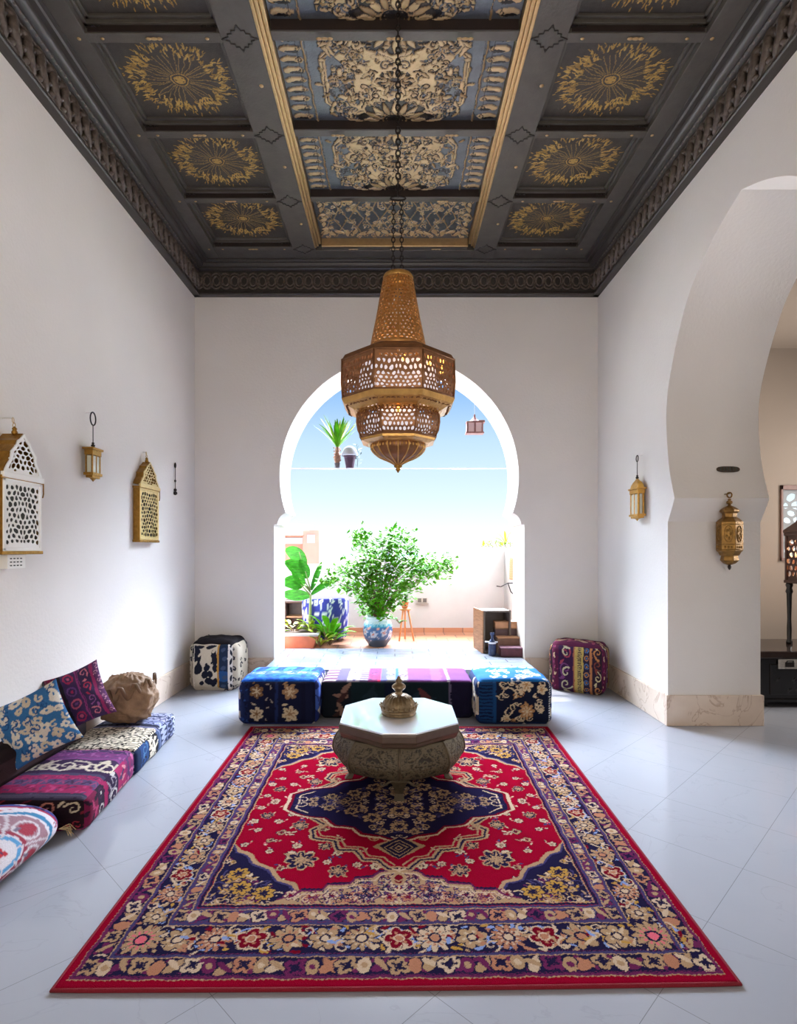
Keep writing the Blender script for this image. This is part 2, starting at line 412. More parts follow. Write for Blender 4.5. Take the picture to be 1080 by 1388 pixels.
def spray(c, x, y, r, rng, big=False):
    """one blossom of the field with its twigs"""
    k = rng.random()
    for q in range(rng.randint(1, 2) + (1 if big else 0)):
        a = rng.uniform(0, 2 * PI); m = (x + r * 1.4 * math.cos(a), y + r * 1.1 * math.sin(a))
        en = (m[0] + r * 0.9 * math.cos(a + 1), m[1] + r * 0.8 * math.sin(a + 1))
        c.line([(x, y), m, en], r * 0.13, rng.choice([PINK, CREAM, TAN, NAVY2]))
        c.leaf(en[0], en[1], r * 0.42, r * 0.4, a + 1, rng.choice([CREAM, TAN, NAVY2]), NAVY if rng.random() < .5 else None)
        c.leaf(m[0], m[1], r * 0.3, r * 0.25, a - .6, rng.choice([CREAM, PINK, BLUE]), None)
    if big:
        c.flower(x, y, r * 1.5, 8, NAVY, TAN, TAN, rng.uniform(0, 1), deep=0.5)
        for q in range(9):
            a = rng.uniform(0, 2 * PI); d = rng.uniform(.4, 1.2) * r
            c.leaf(x + d * math.cos(a), y + d * math.sin(a), r * 0.36, r * 0.2, a, TAN, NAVY)
    elif k < 0.55: c.flower(x, y, r, 5 + rng.randrange(3), CREAM, TAN, NAVY, rng.uniform(0, 1))
    elif k < 0.8:
        c.flower(x, y, r * 0.9, 4, TAN, RED2, NAVY, rng.uniform(0, 1)); c.leaf(x + r * .9, y, r * .6, r * .35, 0.4, CREAM, NAVY)
    else:
        for q in range(5): c.leaf(x + r * .5 * math.cos(q * 1.25), y + r * .5 * math.sin(q * 1.25), r * .55, r * .34, q * 1.25, CREAM, NAVY)

def scroll_fill(c, x0, y0, x1, y1, n, rng, cols, r0, r1, t, inside=None):
    for i in range(n):
        x, y = rng.uniform(x0, x1), rng.uniform(y0, y1)
        if inside and not inside(x, y): continue
        r = rng.uniform(r0, r1); cc = rng.choice(cols)
        c.spiral(x, y, r, rng.uniform(0, 6.28), rng.uniform(.7, 1.3), t, cc, rng.choice((-1, 1)), r * .7)
        a = rng.uniform(0, 6.28); c.leaf(x + r * math.cos(a), y + r * math.sin(a), r * .55, r * .34, a, rng.choice(cols), None)
        if i % 3 == 0: c.flower(x, y, r * .5, 5, rng.choice(cols), None, None, a)

def rug_canvas():
    W, H = 2.40, 2.82
    c = Canvas(W, H, 400, RED); c.warp = .0021; c.fine = 1.3; rng = random.Random(11)
    cx, cy = W / 2, H / 2
    S = (0.040, 0.090, 0.145, 0.065); E = (0.048, 0.105, 0.175, 0.095)     # red, guard, main, guard: side and end
    fx, fy = sum(S) + 0.03, sum(E) + 0.03
    # field blossoms (lower left quarter, mirrored twice)
    pts = []; tries = 0
    while len(pts) < 64 and tries < 9000:
        tries += 1
        x, y = rng.uniform(fx + .03, cx - .03), rng.uniform(fy + .05, cy)
        dx, dy = (cx - x), (cy - y)
        if dx / .66 + dy / .78 < 1.0 and dy > .0: continue
        if x - fx < .40 and y - fy < .30 - .5 * (x - fx): continue
        if dx < .52 and y - fy < .24: continue
        if all(math.hypot(x - a, y - b) > .088 for a, b in pts): pts.append((x, y))
    for i, (x, y) in enumerate(pts): spray(c, x, y, rng.uniform(.020, .031), rng, i % 9 == 3)
    spray(c, cx - .47, fy + .33, .05, rng, True)
    # spandrel at the corner
    ed = [(fx, fy), (fx + .50, fy), (fx + .44, fy + .05), (fx + .38, fy + .06), (fx + .34, fy + .13), (fx + .27, fy + .16),
          (fx + .22, fy + .25), (fx + .14, fy + .29), (fx + .09, fy + .37), (fx + .03, fy + .40), (fx, fy + .47)]
    big = [(a + (.02 if a > fx else 0), b + (.02 if b > fy else 0)) for a, b in ed]
    c.poly(big, TAN); c.poly(ed, NAVY)
    scroll_fill(c, fx, fy, fx + .42, fy + .38, 130, rng, [TAN, TAN, CREAM, NAVY2, PLUM, MUST], .014, .034, .008,
                lambda x, y: (x - fx) / .42 + (y - fy) / .38 < .92)
    c.line(ed[1:], .011, NAVY2)
    for a, b in ((.13, .11), (.24, .07), (.09, .22)): c.flower(fx + a, fy + b, .05, 7, MUST, NAVY, NAVY, a * 9)
    # end cartouche
    ct = [(cx - .56, fy), (cx - .52, fy + .03), (cx - .46, fy + .045), (cx - .43, fy + .09), (cx - .34, fy + .09), (cx - .32, fy + .13),
          (cx - .22, fy + .14), (cx - .20, fy + .18), (cx - .12, fy + .19), (cx - .09, fy + .235), (cx, fy + .25), (cx + .02, fy + .25), (cx + .02, fy)]
    c.poly([(a, b + .016) for a, b in ct], NAVY); c.poly(ct, TAN)
    scroll_fill(c, cx - .5, fy, cx, fy + .2, 60, rng, [NAVY, PLUM, CREAM, NAVY2, PEACH], .014, .032, .007,
                lambda x, y: (cx - x) / .52 + (y - fy) / .24 < .95)
    for k in range(6): c.flower(cx - .04 - k * .085, fy + .045 + .01 * (k % 2), .034, 6, CREAM if k % 2 else PEACH, RED2, PLUM, k)
    c.flower(cx, fy + .11, .055, 8, CREAM, RED2, PLUM, 0); c.flower(cx - .14, fy + .10, .045, 5, PEACH, NAVY, PLUM, 1)
    scroll_fill(c, cx - .5, fy, cx, fy + .22, 150, rng, [NAVY, PLUM, CREAM, NAVY2, NAVY], .010, .022, .0055,
                lambda x, y: (cx - x) / .54 + (y - fy) / .26 < .95)
    c.line(ct[1:-1], .010, PLUM); c.line([(a + .012, b - .022) for a, b in ct[2:-2]], .007, CREAM)
    # central medallion
    def diamond(hw, hh, col, steps):
        p = [(cx + .01, cy)]; p.append((cx - hw, cy))
        for i in range(steps):
            a = (i + .5) / steps
            p.append((cx - hw * (1 - a) - hw * .0, cy - hh * (a - .5 / steps) * 1.0)); p.append((cx - hw * (1 - a), cy - hh * (a + .5 / steps)))
        p.append((cx, cy - hh)); p.append((cx + .01, cy - hh)); c.poly(p, col); return p
    # inner ribbon: dark octagon with wide cream-framed ends
    red_in = [(cx + .01, cy - .70), (cx - .05, cy - .70), (cx - .10, cy - .63), (cx - .17, cy - .62), (cx - .21, cy - .54), (cx - .30, cy - .53),
              (cx - .33, cy - .45), (cx - .44, cy - .42), (cx - .46, cy - .34), (cx - .40, cy - .28), (cx - .48, cy - .20)]
    for d, col in ((.018, TAN), (.006, NAVY)):
        c.line([(a, b) for a, b in red_in], d * 2, col)
    c.line([(a + .03, b + .03) for a, b in red_in[1:]], .009, TAN)
    scroll_fill(c, cx - .40, cy - .6, cx, cy - .30, 44, rng, [TAN, TAN, CREAM, MUST, NAVY], .014, .034, .009,
                lambda x, y: (cx - x) / .44 + (cy - y) / .66 < 1.0)
    octo = [(cx - .62, cy + .01), (cx - .62, cy - .10), (cx - .53, cy - .17), (cx - .40, cy - .20), (cx - .34, cy - .28), (cx - .24, cy - .30),
            (cx - .19, cy - .37), (cx - .10, cy - .39), (cx, cy - .45), (cx + .01, cy - .45), (cx + .01, cy + .01)]
    c.poly([(cx + (a - cx) * 1.06, cy + (b - cy) * 1.08) for a, b in octo], CREAM)
    c.poly([(cx + (a - cx) * 1.03, cy + (b - cy) * 1.045) for a, b in octo], RED2); c.poly(octo, NAVY)
    c.line([(cx - .585, cy + .01), (cx - .585, cy - .085), (cx - .51, cy - .145)], .008, CREAM)
    scroll_fill(c, cx - .58, cy - .40, cx, cy, 90, rng, [TAN, TAN, NAVY2, CREAM, NAVY2], .016, .036, .008,
                lambda x, y: (cx - x) / .64 + (cy - y) / .46 < .96 or ((cx - x) < .58 and (cy - y) < .10))
    for a, b, r in ((.15, .20, .055), (.0, .30, .05), (.27, .12, .045), (.0, .12, .06), (.08, .36, .03), (.4, .08, .035), (.5, .03, .03)):
        c.flower(cx - a, cy - b, r, 6 if a else 8, TAN, NAVY, NAVY, .3)
    # tip and pendant
    dm = [(cx - .10, cy - .50), (cx, cy - .41), (cx + .01, cy - .41), (cx + .01, cy - .62), (cx, cy - .62)]
    c.poly([(cx + (a - cx) * 1.35, b) for a, b in dm], TAN); c.poly(dm, NAVY)
    for k in (.075, .045, .018): c.line([(cx - k, cy - .515), (cx, cy - .515 + k), ], .007, TAN); c.line([(cx - k, cy - .515), (cx, cy - .515 - k)], .007, TAN)
    c.line([(cx, cy - .70), (cx, cy - .86)], .012, CREAM)
    c.ell(cx, cy - .78, .035, .05, TAN); c.ell(cx, cy - .78, .02, .032, RED2); c.line([(cx - .02, cy - .78), (cx, cy - .80)], .006, TAN)
    c.line([(cx, cy - .86), (cx - .035, cy - .88), (cx - .06, cy - .87)], .01, CREAM)
    c.line([(cx, cy - .72), (cx - .03, cy - .70)], .01, CREAM)
    c.mirx(); c.miry()
    # borders, round all four sides
    cols = [CREAM, TAN, RED2, PEACH, SKYB, MUST]; gc = [TAN, CREAM, PLUM, TAN, PEACH]
    def frame(k, style, bg, cl, dark, step):
        a0, a1 = sum(S[:k]), sum(S[:k + 1]); b0, b1 = sum(E[:k]), sum(E[:k + 1])
        motif_strip(c, a0, b0, a1, H - b0, step[0], rng, True, bg, cl, dark, style)
        motif_strip(c, W - a1, b0, W - a0, H - b0, step[0], rng, True, bg, cl, dark, style)
        motif_strip(c, a0, b0, W - a0, b1, step[1], rng, False, bg, cl, dark, style)
        motif_strip(c, a0, H - b1, W - a0, H - b0, step[1], rng, False, bg, cl, dark, style)
    def rim(a, b, t, col):
        c.rect(a, b, W - a, b + t, col); c.rect(a, H - b - t, W - a, H - b, col)
        c.rect(a, b, a + t, H - b, col); c.rect(W - a - t, b, W - a, H - b, col)
    frame(1, 'guard', NAVY, gc, NAVY, (.06, .062))
    frame(2, 'main', NAVY, cols, NAVY, (.15, .14))
    frame(3, 'guard', NAVY2, gc, NAVY, (.05, .055))
    for x in (S[0] + S[1] + S[2] / 2, W - S[0] - S[1] - S[2] / 2):
        for y in (E[0] + E[1] + E[2] / 2, H - E[0] - E[1] - E[2] / 2): c.flower(x, y, .085, 12, TAN, PINK, NAVY, 0, deep=.6)
    for k in (1, 2, 3, 4):
        a, b = sum(S[:k]), sum(E[:k]); rim(a - .006, b - .008, .013, NAVY2 if k > 1 else PLUM); rim(a - .011, b - .013, .005, TAN)
        rim(a + .007, b + .006, .004, PLUM)
    rim(fx - .02, fy - .02, .012, NAVY); rim(fx - .006, fy - .006, .005, TAN)
    rim(0, 0, .032, RED)
    c.a = np.clip(c.a, 0, 255)
    return c

def kilim(w, h, bands, seed, res=200, vert=False):
    """bands: (from, to, ground, motif, colours, step) across the cloth, fractions of h"""
    c = Canvas(w, h, res, (60, 40, 70)); r = random.Random(seed)
    for (a, b, bg, mo, cols, st) in bands:
        if vert: x0, x1, y0, y1 = a * w, b * w, 0, h
        else: x0, x1, y0, y1 = 0, w, a * h, b * h
        c.rect(x0, y0, x1, y1, bg)
        Wd = (x1 - x0) if vert else (y1 - y0); L = h if vert else w
        P = (lambda s, t: (x0 + t, s)) if vert else (lambda s, t: (s, y0 + t))
        ro = PI / 2 if vert else 0
        n = max(1, int(L / st))
        for i in range(n):
            s_ = (i + .5) * L / n; x, y = P(s_, Wd / 2); cc = cols[i % len(cols)]
            if mo == 'line': break
            if mo == 'diamond':
                q = [P(s_ - st * .45, Wd / 2), P(s_, Wd * .08), P(s_ + st * .45, Wd / 2), P(s_, Wd * .92)]; c.poly(q, cc)
                q = [P(s_ - st * .2, Wd / 2), P(s_, Wd * .3), P(s_ + st * .2, Wd / 2), P(s_, Wd * .7)]; c.poly(q, cols[(i + 1) % len(cols)])
            elif mo == 'ring':
                c.ring(x, y, Wd * .3, Wd * .12, cc, 1); c.ell(x, y, Wd * .12, Wd * .12, cols[(i + 1) % len(cols)])
            elif mo == 'zig':
                c.line([P(s_ - st / 2, Wd * .15), P(s_, Wd * .85), P(s_ + st / 2, Wd * .15)], Wd * .16, cc)
            elif mo == 'curl':
                c.spiral(x, y, Wd * .36, r.uniform(0, 6), 1.1, Wd * .10, cc, r.choice((-1, 1)), Wd * .3)
                a_ = r.uniform(0, 6); xx, yy = P(s_ + st / 2, Wd * r.uniform(.2, .8)); c.leaf(xx, yy, Wd * .2, Wd * .16, a_, cols[(i + 1) % len(cols)])
            elif mo == 'flower':
                c.flower(x, y, min(Wd, st) * .45, 6, cc, cols[(i + 1) % len(cols)], None, r.uniform(0, 1))
                xx, yy = P(s_ + st / 2, Wd * .3); c.leaf(xx, yy, Wd * .16, Wd * .1, r.uniform(0, 3), cc)
            elif mo == 'blob':
                for q in range(3):
                    xx, yy = P(s_ + r.uniform(-.5, .5) * st, Wd * r.uniform(.1, .9))
                    c.leaf(xx, yy, Wd * r.uniform(.12, .26), Wd * .16, r.uniform(0, 3.1), cols[r.randrange(len(cols))])
            elif mo == 'comb':
                q0, q1 = P(s_, Wd * .08), P(s_, Wd * .92); c.line([q0, q1], st * .4, cc)
        if mo == 'line':
            for k in range(len(cols)):
                t = (k + .5) / len(cols) * Wd; c.line([P(0, t), P(L, t)], Wd * .5 / len(cols), cols[k])
        if mo in ('ikat',):
            pass
    return c

def ikat(w, h, bg, cols, seed, n=60, r0=.02, r1=.05, res=200, ang=None):
    """close-set irregular blots"""
    c = Canvas(w, h, res, bg); r = random.Random(seed); pts = []
    t = 0
    while len(pts) < n and t < n * 40:
        t += 1; x, y = r.uniform(0, w), r.uniform(0, h)
        if all(math.hypot(x - a, y - b) > (r0 + r1) * .8 for a, b in pts): pts.append((x, y))
    for x, y in pts:
        q = r.uniform(r0, r1); cc = r.choice(cols); k = r.random(); a = r.uniform(0, 3.14) if ang is None else ang + r.uniform(-.3, .3)
        if k < .4: c.leaf(x, y, q * 1.1, q * 1.2, a, cc); c.ell(x, y, q * .25, q * .15, bg, a)
        elif k < .7: c.flower(x, y, q, 4, cc, None, None, a); c.ell(x + q * .1, y, q * .22, q * .22, bg)
        else: c.spiral(x, y, q * .8, a, .9, q * .5, cc, 1, q * .5)
    return c

# ------------------------------------------------------------------ meshes carrying a painted colour
def mesh_np(name, V, Fq, m, parent=None, colors=None, smooth=True, corner=None):
    me = bpy.data.meshes.new(name)
    nv, nf = len(V), len(Fq)
    me.vertices.add(nv); me.vertices.foreach_set('co', np.asarray(V, np.float32).ravel())
    me.loops.add(nf * 4); me.loops.foreach_set('vertex_index', np.asarray(Fq, np.int32).ravel())
    me.polygons.add(nf); me.polygons.foreach_set('loop_start', np.arange(0, nf * 4, 4, dtype=np.int32))
    me.update(calc_edges=True)
    if smooth: me.polygons.foreach_set('use_smooth', np.ones(nf, bool))
    for data, dom in ((colors, 'POINT'), (corner, 'CORNER')):
        if data is None: continue
        at = me.color_attributes.new('Col', 'BYTE_COLOR', dom)
        q = np.ones((len(data), 4), np.float32); q[:, :3] = np.asarray(data, np.float32) / 255
        at.data.foreach_set('color_srgb', q.ravel())
    me.materials.append(m)
    o = bpy.data.objects.new(name, me); link(o, parent); return o

def grid_faces(nx, ny, off=0):
    i, j = np.meshgrid(np.arange(nx - 1), np.arange(ny - 1)); a = (j * nx + i).ravel() + off
    return np.stack([a, a + 1, a + 1 + nx, a + nx], 1)

def soft_box(name, quad, z0, z1, cols, m, parent=None, r=.05, puff=.02, n=64, sag=0.0, seed=0, wob=.004):
    """stuffed box on footprint quad [(x,y)*4: near-left, near-right, far-right, far-left]; cols maps face -> Canvas"""
    q = [Vector((a, b)) for a, b in quad]
    Lx = ((q[1] - q[0]).length + (q[2] - q[3]).length) / 4; Ly = ((q[3] - q[0]).length + (q[2] - q[1]).length) / 4; Lz = (z1 - z0) / 2
    u = np.linspace(-1, 1, n); U, Vv = np.meshgrid(u, u); U = U.ravel(); Vv = Vv.ravel(); one = np.ones_like(U)
    faces = [('top', U, Vv, one), ('bottom', U, -Vv, -one), ('front', U, -one, Vv), ('back', -U, one, Vv), ('right', one, U, Vv), ('left', -one, -U, Vv)]
    P, C, Fs = [], [], []
    rs = np.random.RandomState(seed); ph = rs.uniform(0, 6, 6)
    for k, (nm, a, b, c) in enumerate(faces):
        p = np.stack([a * Lx, b * Ly, c * Lz], 1)
        inner = np.array([Lx - r, Ly - r, Lz - min(r, Lz * .9)])
        qn = np.clip(p, -inner, inner); d = p - qn; dl = np.linalg.norm(d, axis=1, keepdims=True); dl[dl < 1e-9] = 1
        ru = np.array([r, r, min(r, Lz * .9)])
        d2 = d / ru; dd = np.linalg.norm(d2, axis=1, keepdims=True); dd[dd < 1e-9] = 1
        p2 = qn + d2 / dd * ru * np.minimum(1, dd)
        w1 = (1 - a * a); w2 = (1 - b * b); w3 = (1 - c * c)
        if nm in ('top', 'bottom'): p2[:, 2] += c * puff * (w1 * w2) ** .6
        if nm in ('front', 'back'): p2[:, 1] += b * puff * .8 * (w1 * w3) ** .6
        if nm in ('right', 'left'): p2[:, 0] += a * puff * .8 * (w2 * w3) ** .6
        wv = wob * (np.sin(9 * p2[:, 0] / max(Lx, .2) + ph[0]) * np.sin(8 * p2[:, 1] / max(Ly, .2) + ph[1]) + .6 * np.sin(23 * p2[:, 0] + ph[2] + 7 * p2[:, 1]) * np.sin(19 * p2[:, 2] + ph[3] + 11 * p2[:, 1]))
        p2 *= (1 + wv / np.array([Lx, Ly, Lz])[None].max() * 1.0)[:, None]
        P.append(p2); Fs.append(grid_faces(n, n, k * n * n))
        cv = cols.get(nm) or cols.get('side') or cols['top']
        C.append(cv.at((U + 1) / 2 * .999, (Vv + 1) / 2 * .999))
    P = np.concatenate(P); C = np.concatenate(C); Fs = np.concatenate(Fs)
    s_, t_ = (P[:, 0] / Lx + 1) / 2, (P[:, 1] / Ly + 1) / 2
    Q = np.array(quad); XY = ((1 - s_) * (1 - t_))[:, None] * Q[0] + (s_ * (1 - t_))[:, None] * Q[1] + (s_ * t_)[:, None] * Q[2] + ((1 - s_) * t_)[:, None] * Q[3]
    Z = np.maximum(z0 + 0.0005 + Lz + P[:, 2], z0 + .0005)
    V = np.column_stack([XY, Z])
    key = np.round(V * 4000).astype(np.int64)
    _, idx, inv = np.unique(key, axis=0, return_index=True, return_inverse=True); inv = inv.ravel()
    F2 = inv[Fs]; V2 = V[idx]
    ok = np.array([len(set(f)) == 4 for f in F2.tolist()])
    return mesh_np(name, V2, F2[ok], m, parent, corner=C[Fs[ok].ravel()])

def throw_pillow(name, w, h, t, front, m, parent, n=90, seed=0):
    u = np.linspace(-1, 1, n); U, V = np.meshgrid(u, u); U = U.ravel(); V = V.ravel()
    rs = np.random.RandomState(seed); ph = rs.uniform(0, 6, 4)
    th = (np.clip((1 - U ** 2) * (1 - V ** 2), 0, 1)) ** .42
    X = w / 2 * U * (1 - .10 * (1 - V ** 2)); Z = h / 2 * V * (1 - .10 * (1 - U ** 2))
    wr = .010 * th * np.sin(7 * U + 5 * V + ph[0]) + .006 * np.sin(13 * V - 6 * U + ph[1]) * th
    A = np.column_stack([X, -t / 2 * th + wr, Z]); B = np.column_stack([X, t / 2 * th + wr * .5, Z])
    P = np.concatenate([A, B]); Fq = np.concatenate([grid_faces(n, n), grid_faces(n, n, n * n)[:, ::-1]])
    C = front.at((U + 1) / 2 * .999, (V + 1) / 2 * .999); C = np.concatenate([C, C])
    return mesh_np(name, P, Fq, m, parent, corner=C[Fq.ravel()])

def lattice(mb, P, nu, nv, hole=.62, seed=0, mirror=True, keep=None, jit=.34, seg=2):
    """pierced sheet: jittered honeycomb whose cells each have a rounded hole. P(u,v) maps 0..1 to space"""
    r = random.Random(seed); pts = {}
    for j in range(-1, nv + 2):
        for i in range(-1, nu + 2):
            pts[i, j] = ((i + .5 * (j % 2)) / nu + r.uniform(-jit, jit) / nu, (j) / nv + r.uniform(-jit, jit) * .8 / nv)
    if mirror:
        for j in range(-1, nv + 2):
            for i in range(-1, nu + 2):
                k = nu - i - (j % 2)
                if k > i and (k, j) in pts: pts[k, j] = (1 - pts[i, j][0], pts[i, j][1])
                elif k == i: pts[i, j] = (.5, pts[i, j][1])
    for j in range(0, nv + 1):
        for i in range(0, nu + 1):
            o = j % 2
            nb = [(i + 1, j), (i + o, j + 1), (i - 1 + o, j + 1), (i - 1, j), (i - 1 + o, j - 1), (i + o, j - 1)]
            c = pts[i, j]; poly = []
            for a in range(6):
                p, q = pts.get(nb[a]), pts.get(nb[(a + 1) % 6])
                if p is None or q is None: break
                poly.append(((c[0] + p[0] + q[0]) / 3, (c[1] + p[1] + q[1]) / 3))
            if len(poly) < 6: continue
            poly = [(min(1, max(0, a)), min(1, max(0, b))) for a, b in poly]
            cu, cv = sum(p[0] for p in poly) / 6, sum(p[1] for p in poly) / 6
            if max(abs(p[0] - cu) for p in poly) < .12 / nu or max(abs(p[1] - cv) for p in poly) < .12 / nv: continue
            if keep and not keep(cu, cv): continue
            kh = hole * r.uniform(.72, 1.12) if .04 < cu < .96 and .04 < cv < .96 else 0
            outer = []
            for a in range(6):
                outer.append(poly[a]); q = poly[(a + 1) % 6]
                outer.append(((poly[a][0] + q[0]) / 2, (poly[a][1] + q[1]) / 2))
            if kh == 0: mb.add([P(*p) for p in poly], [tuple(range(6))]); continue
            inner = []
            for a in range(12):
                k = kh * (1.0 if a % 2 else .93); inner.append((cu + (outer[a][0] - cu) * k, cv + (outer[a][1] - cv) * k))
            vs = [P(*p) for p in outer] + [P(*p) for p in inner]
            mb.add(vs, [(a, (a + 1) % 12, 12 + (a + 1) % 12, 12 + a) for a in range(12)])
    return mb
# ------------------------------------------------------------------ the room
def struct(o, parent=None): o['kind'] = 'structure'; return o
def catmull(p, k=6):
    out = []
    for i in range(len(p) - 1):
        a, b, c, d = p[max(i - 1, 0)], p[i], p[i + 1], p[min(i + 2, len(p) - 1)]
        for j in range(k):
            t = j / k
            out.append(tuple(.5 * (2 * b[q] + (c[q] - a[q]) * t + (2 * a[q] - 5 * b[q] + 4 * c[q] - d[q]) * t * t + (3 * b[q] - a[q] - 3 * c[q] + d[q]) * t ** 3) for q in (0, 1)))
    out.append(p[-1]); return out
RY, BT = -2.6, .62                                     # rear end of the room, thickness of the back wall
X2, XS = 3.12, 5.8                                     # far face of the right pier, outer wall of the side room
# back wall with the horseshoe arch
AX, AZ, AR = .051, 2.347, 1.371
prof = [(AX - 1.435, 0), (AX - 1.435, 1.788), (AX - 1.40, 1.79), (AX - 1.395, 1.81), (AX - 1.383, 1.85), (AX - 1.36, 1.885), (AX - 1.335, 1.905), (AX - 1.30, 1.923)]
a0 = math.asin((1.923 - AZ) / AR)
for i in range(1, 60): a = PI - a0 + (a0 * 2 - PI) * i / 60; prof.append((AX + AR * math.cos(a), AZ + AR * math.sin(a)))
prof += [(2 * AX - x, z) for x, z in prof[7::-1]]
m = MB(); m.prism([(WL - .3, 0)] + prof + [(WR + 1.2, 0), (WR + 1.2, 5.0), (WL - .3, 5.0)], (1, 0, 0), (0, 0, 1), ((0, BY, 0), (0, BT, 0)))
struct(m.build('wall_back', PL, auto=30))
m = MB().box(WL - .3, WL, RY, BY, 0, 5.0); struct(m.build('wall_left', PL))
# right wall with the pointed horseshoe arch
YC = 3.768
half = [(1.018, 1.739), (.985, 1.79), (.94, 1.86), (.904, 1.93)]
arc = catmull([(.904, 1.93), (.985, 2.16), (1.031, 2.416), (1.044, 2.67), (1.01, 2.88), (.929, 3.09), (.83, 3.29), (.715, 3.476), (.56, 3.63), (.399, 3.745), (.2, 3.845), (0, 3.92)], 5)
pr = [(1.018, 0)] + half + arc[1:]
far_side = [(YC + a, b) for a, b in pr]; near_side = [(YC - a, b) for a, b in pr[::-1][1:]]
m = MB(); m.prism([(BY, 0)] + far_side + near_side + [(RY, 0), (RY, 5.0), (BY, 5.0)], (0, 1, 0), (0, 0, 1), ((WR, 0, 0), (X2 - WR, 0, 0)))
struct(m.build('wall_right', PL, auto=32))
m = MB()
m.box(WL - .3, -.6, RY - .25, RY, 0, 5); m.box(.6, XS + .2, RY - .25, RY, 0, 5); m.box(-.6, .6, RY - .25, RY, 2.4, 5)
struct(m.build('wall_rear', PL))
W0, W1, WZ0, WZ1 = 4.42, 5.30, 1.373, 2.237
m = MB(); m.box(X2 + .4, W0, BY, BY + .35, 0, 4.0); m.box(W1, XS + .2, BY, BY + .35, 0, 4.0); m.box(W0, W1, BY, BY + .35, 0, WZ0); m.box(W0, W1, BY, BY + .35, WZ1, 4.0)
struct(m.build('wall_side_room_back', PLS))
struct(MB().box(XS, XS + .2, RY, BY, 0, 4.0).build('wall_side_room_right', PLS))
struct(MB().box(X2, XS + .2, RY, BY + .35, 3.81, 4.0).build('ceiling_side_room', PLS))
struct(MB().box(WL - .3, XS + .2, RY - .25, BY + .4, -.1, 0).build('floor', FLOOR))
struct(MB().box(AX - 1.43, AX + 1.43, 5.86, BY + BT + .04, 0, .25).build('floor_step', STEP, bevel=.008))
struct(MB().box(WL - .3, X2, RY - .25, BY + BT, ZC + .115, 5.25).build('roof', EBONY))
# skirting
bh = .26
struct(MB().box(WL, WL + .02, RY, BY, 0, bh).build('baseboard_left', BASE, bevel=.004))
m = MB(); m.box(WL + .02, AX - 1.436, BY - .02, BY, 0, bh); m.box(AX + 1.436, WR - .02, BY - .02, BY, 0, bh)
struct(m.build('baseboard_back', BASE, bevel=.004))
pj = YC + 1.018
m = MB(); m.box(WR - .02, X2 + .02, pj - .02, pj, 0, bh); m.box(WR - .02, WR, pj, BY, 0, bh); m.box(X2, X2 + .02, pj, BY, 0, bh)
m.box(WR - .02, X2 + .02, YC - 1.018, YC - .998, 0, bh); m.box(WR - .02, WR, RY, YC - 1.018, 0, bh)
struct(m.build('baseboard_right', BASE, bevel=.004))

# ------------------------------------------------------------------ coffered ceiling
CE = MB().box(WL, WR, RY, BY, ZC + .1, ZC + .114).build('ceiling', GREYW); struct(CE)
DKB = mat('beam_shade_brown', (40, 28, 24), .6, noise=.3, scale=12)
YB = [6.066 - .838 * k for k in range(0, 11)][::-1]; YB = [y for y in YB if y > RY + .2]
BW = .07
GX = [(-1.11, -.865), (.865, 1.10)]
LX, RX = -1.965, 1.98
m0 = Canvas(.865, .768, 260, (66, 61, 56)); r = random.Random(5); cx, cy = .4325, .384
for i in range(34):
    a = 2 * PI * i / 34 + r.uniform(-.06, .06); b = a + r.uniform(-.12, .12)
    m0.line([(cx + .075 * math.cos(a), cy + .06 * math.sin(a)), (cx + .17 * math.cos(a), cy + .135 * math.sin(a)), (cx + .26 * math.cos(b), cy + .21 * math.sin(b))], .005, (150, 122, 70))
for i in range(270):
    a = r.uniform(0, 2 * PI); k = r.uniform(.70, 1.02); x, y = cx + .345 * k * math.cos(a), cy + .285 * k * math.sin(a)
    m0.leaf(x, y, r.uniform(.014, .032), r.uniform(.007, .016), a + r.uniform(-.7, .7), r.choice([(178, 142, 72), (194, 158, 84), (150, 118, 58)]), None)
for i in range(60):
    a = r.uniform(0, 2 * PI); k = r.uniform(.98, 1.16); x, y = cx + .345 * k * math.cos(a), cy + .285 * k * math.sin(a)
    m0.leaf(x, y, r.uniform(.014, .026), .007, a + r.uniform(-.4, .4), (186, 144, 62), None)
m0.ring(cx, cy, .06, .008, (176, 140, 74), .85); m0.ring(cx, cy, .035, .010, (176, 140, 74), .85); m0.flower(cx, cy, .03, 5, (186, 150, 80), None, None)
m0.rect(0, 0, .865, .012, (40, 37, 35)); m0.rect(0, .756, .865, .77, (40, 37, 35))

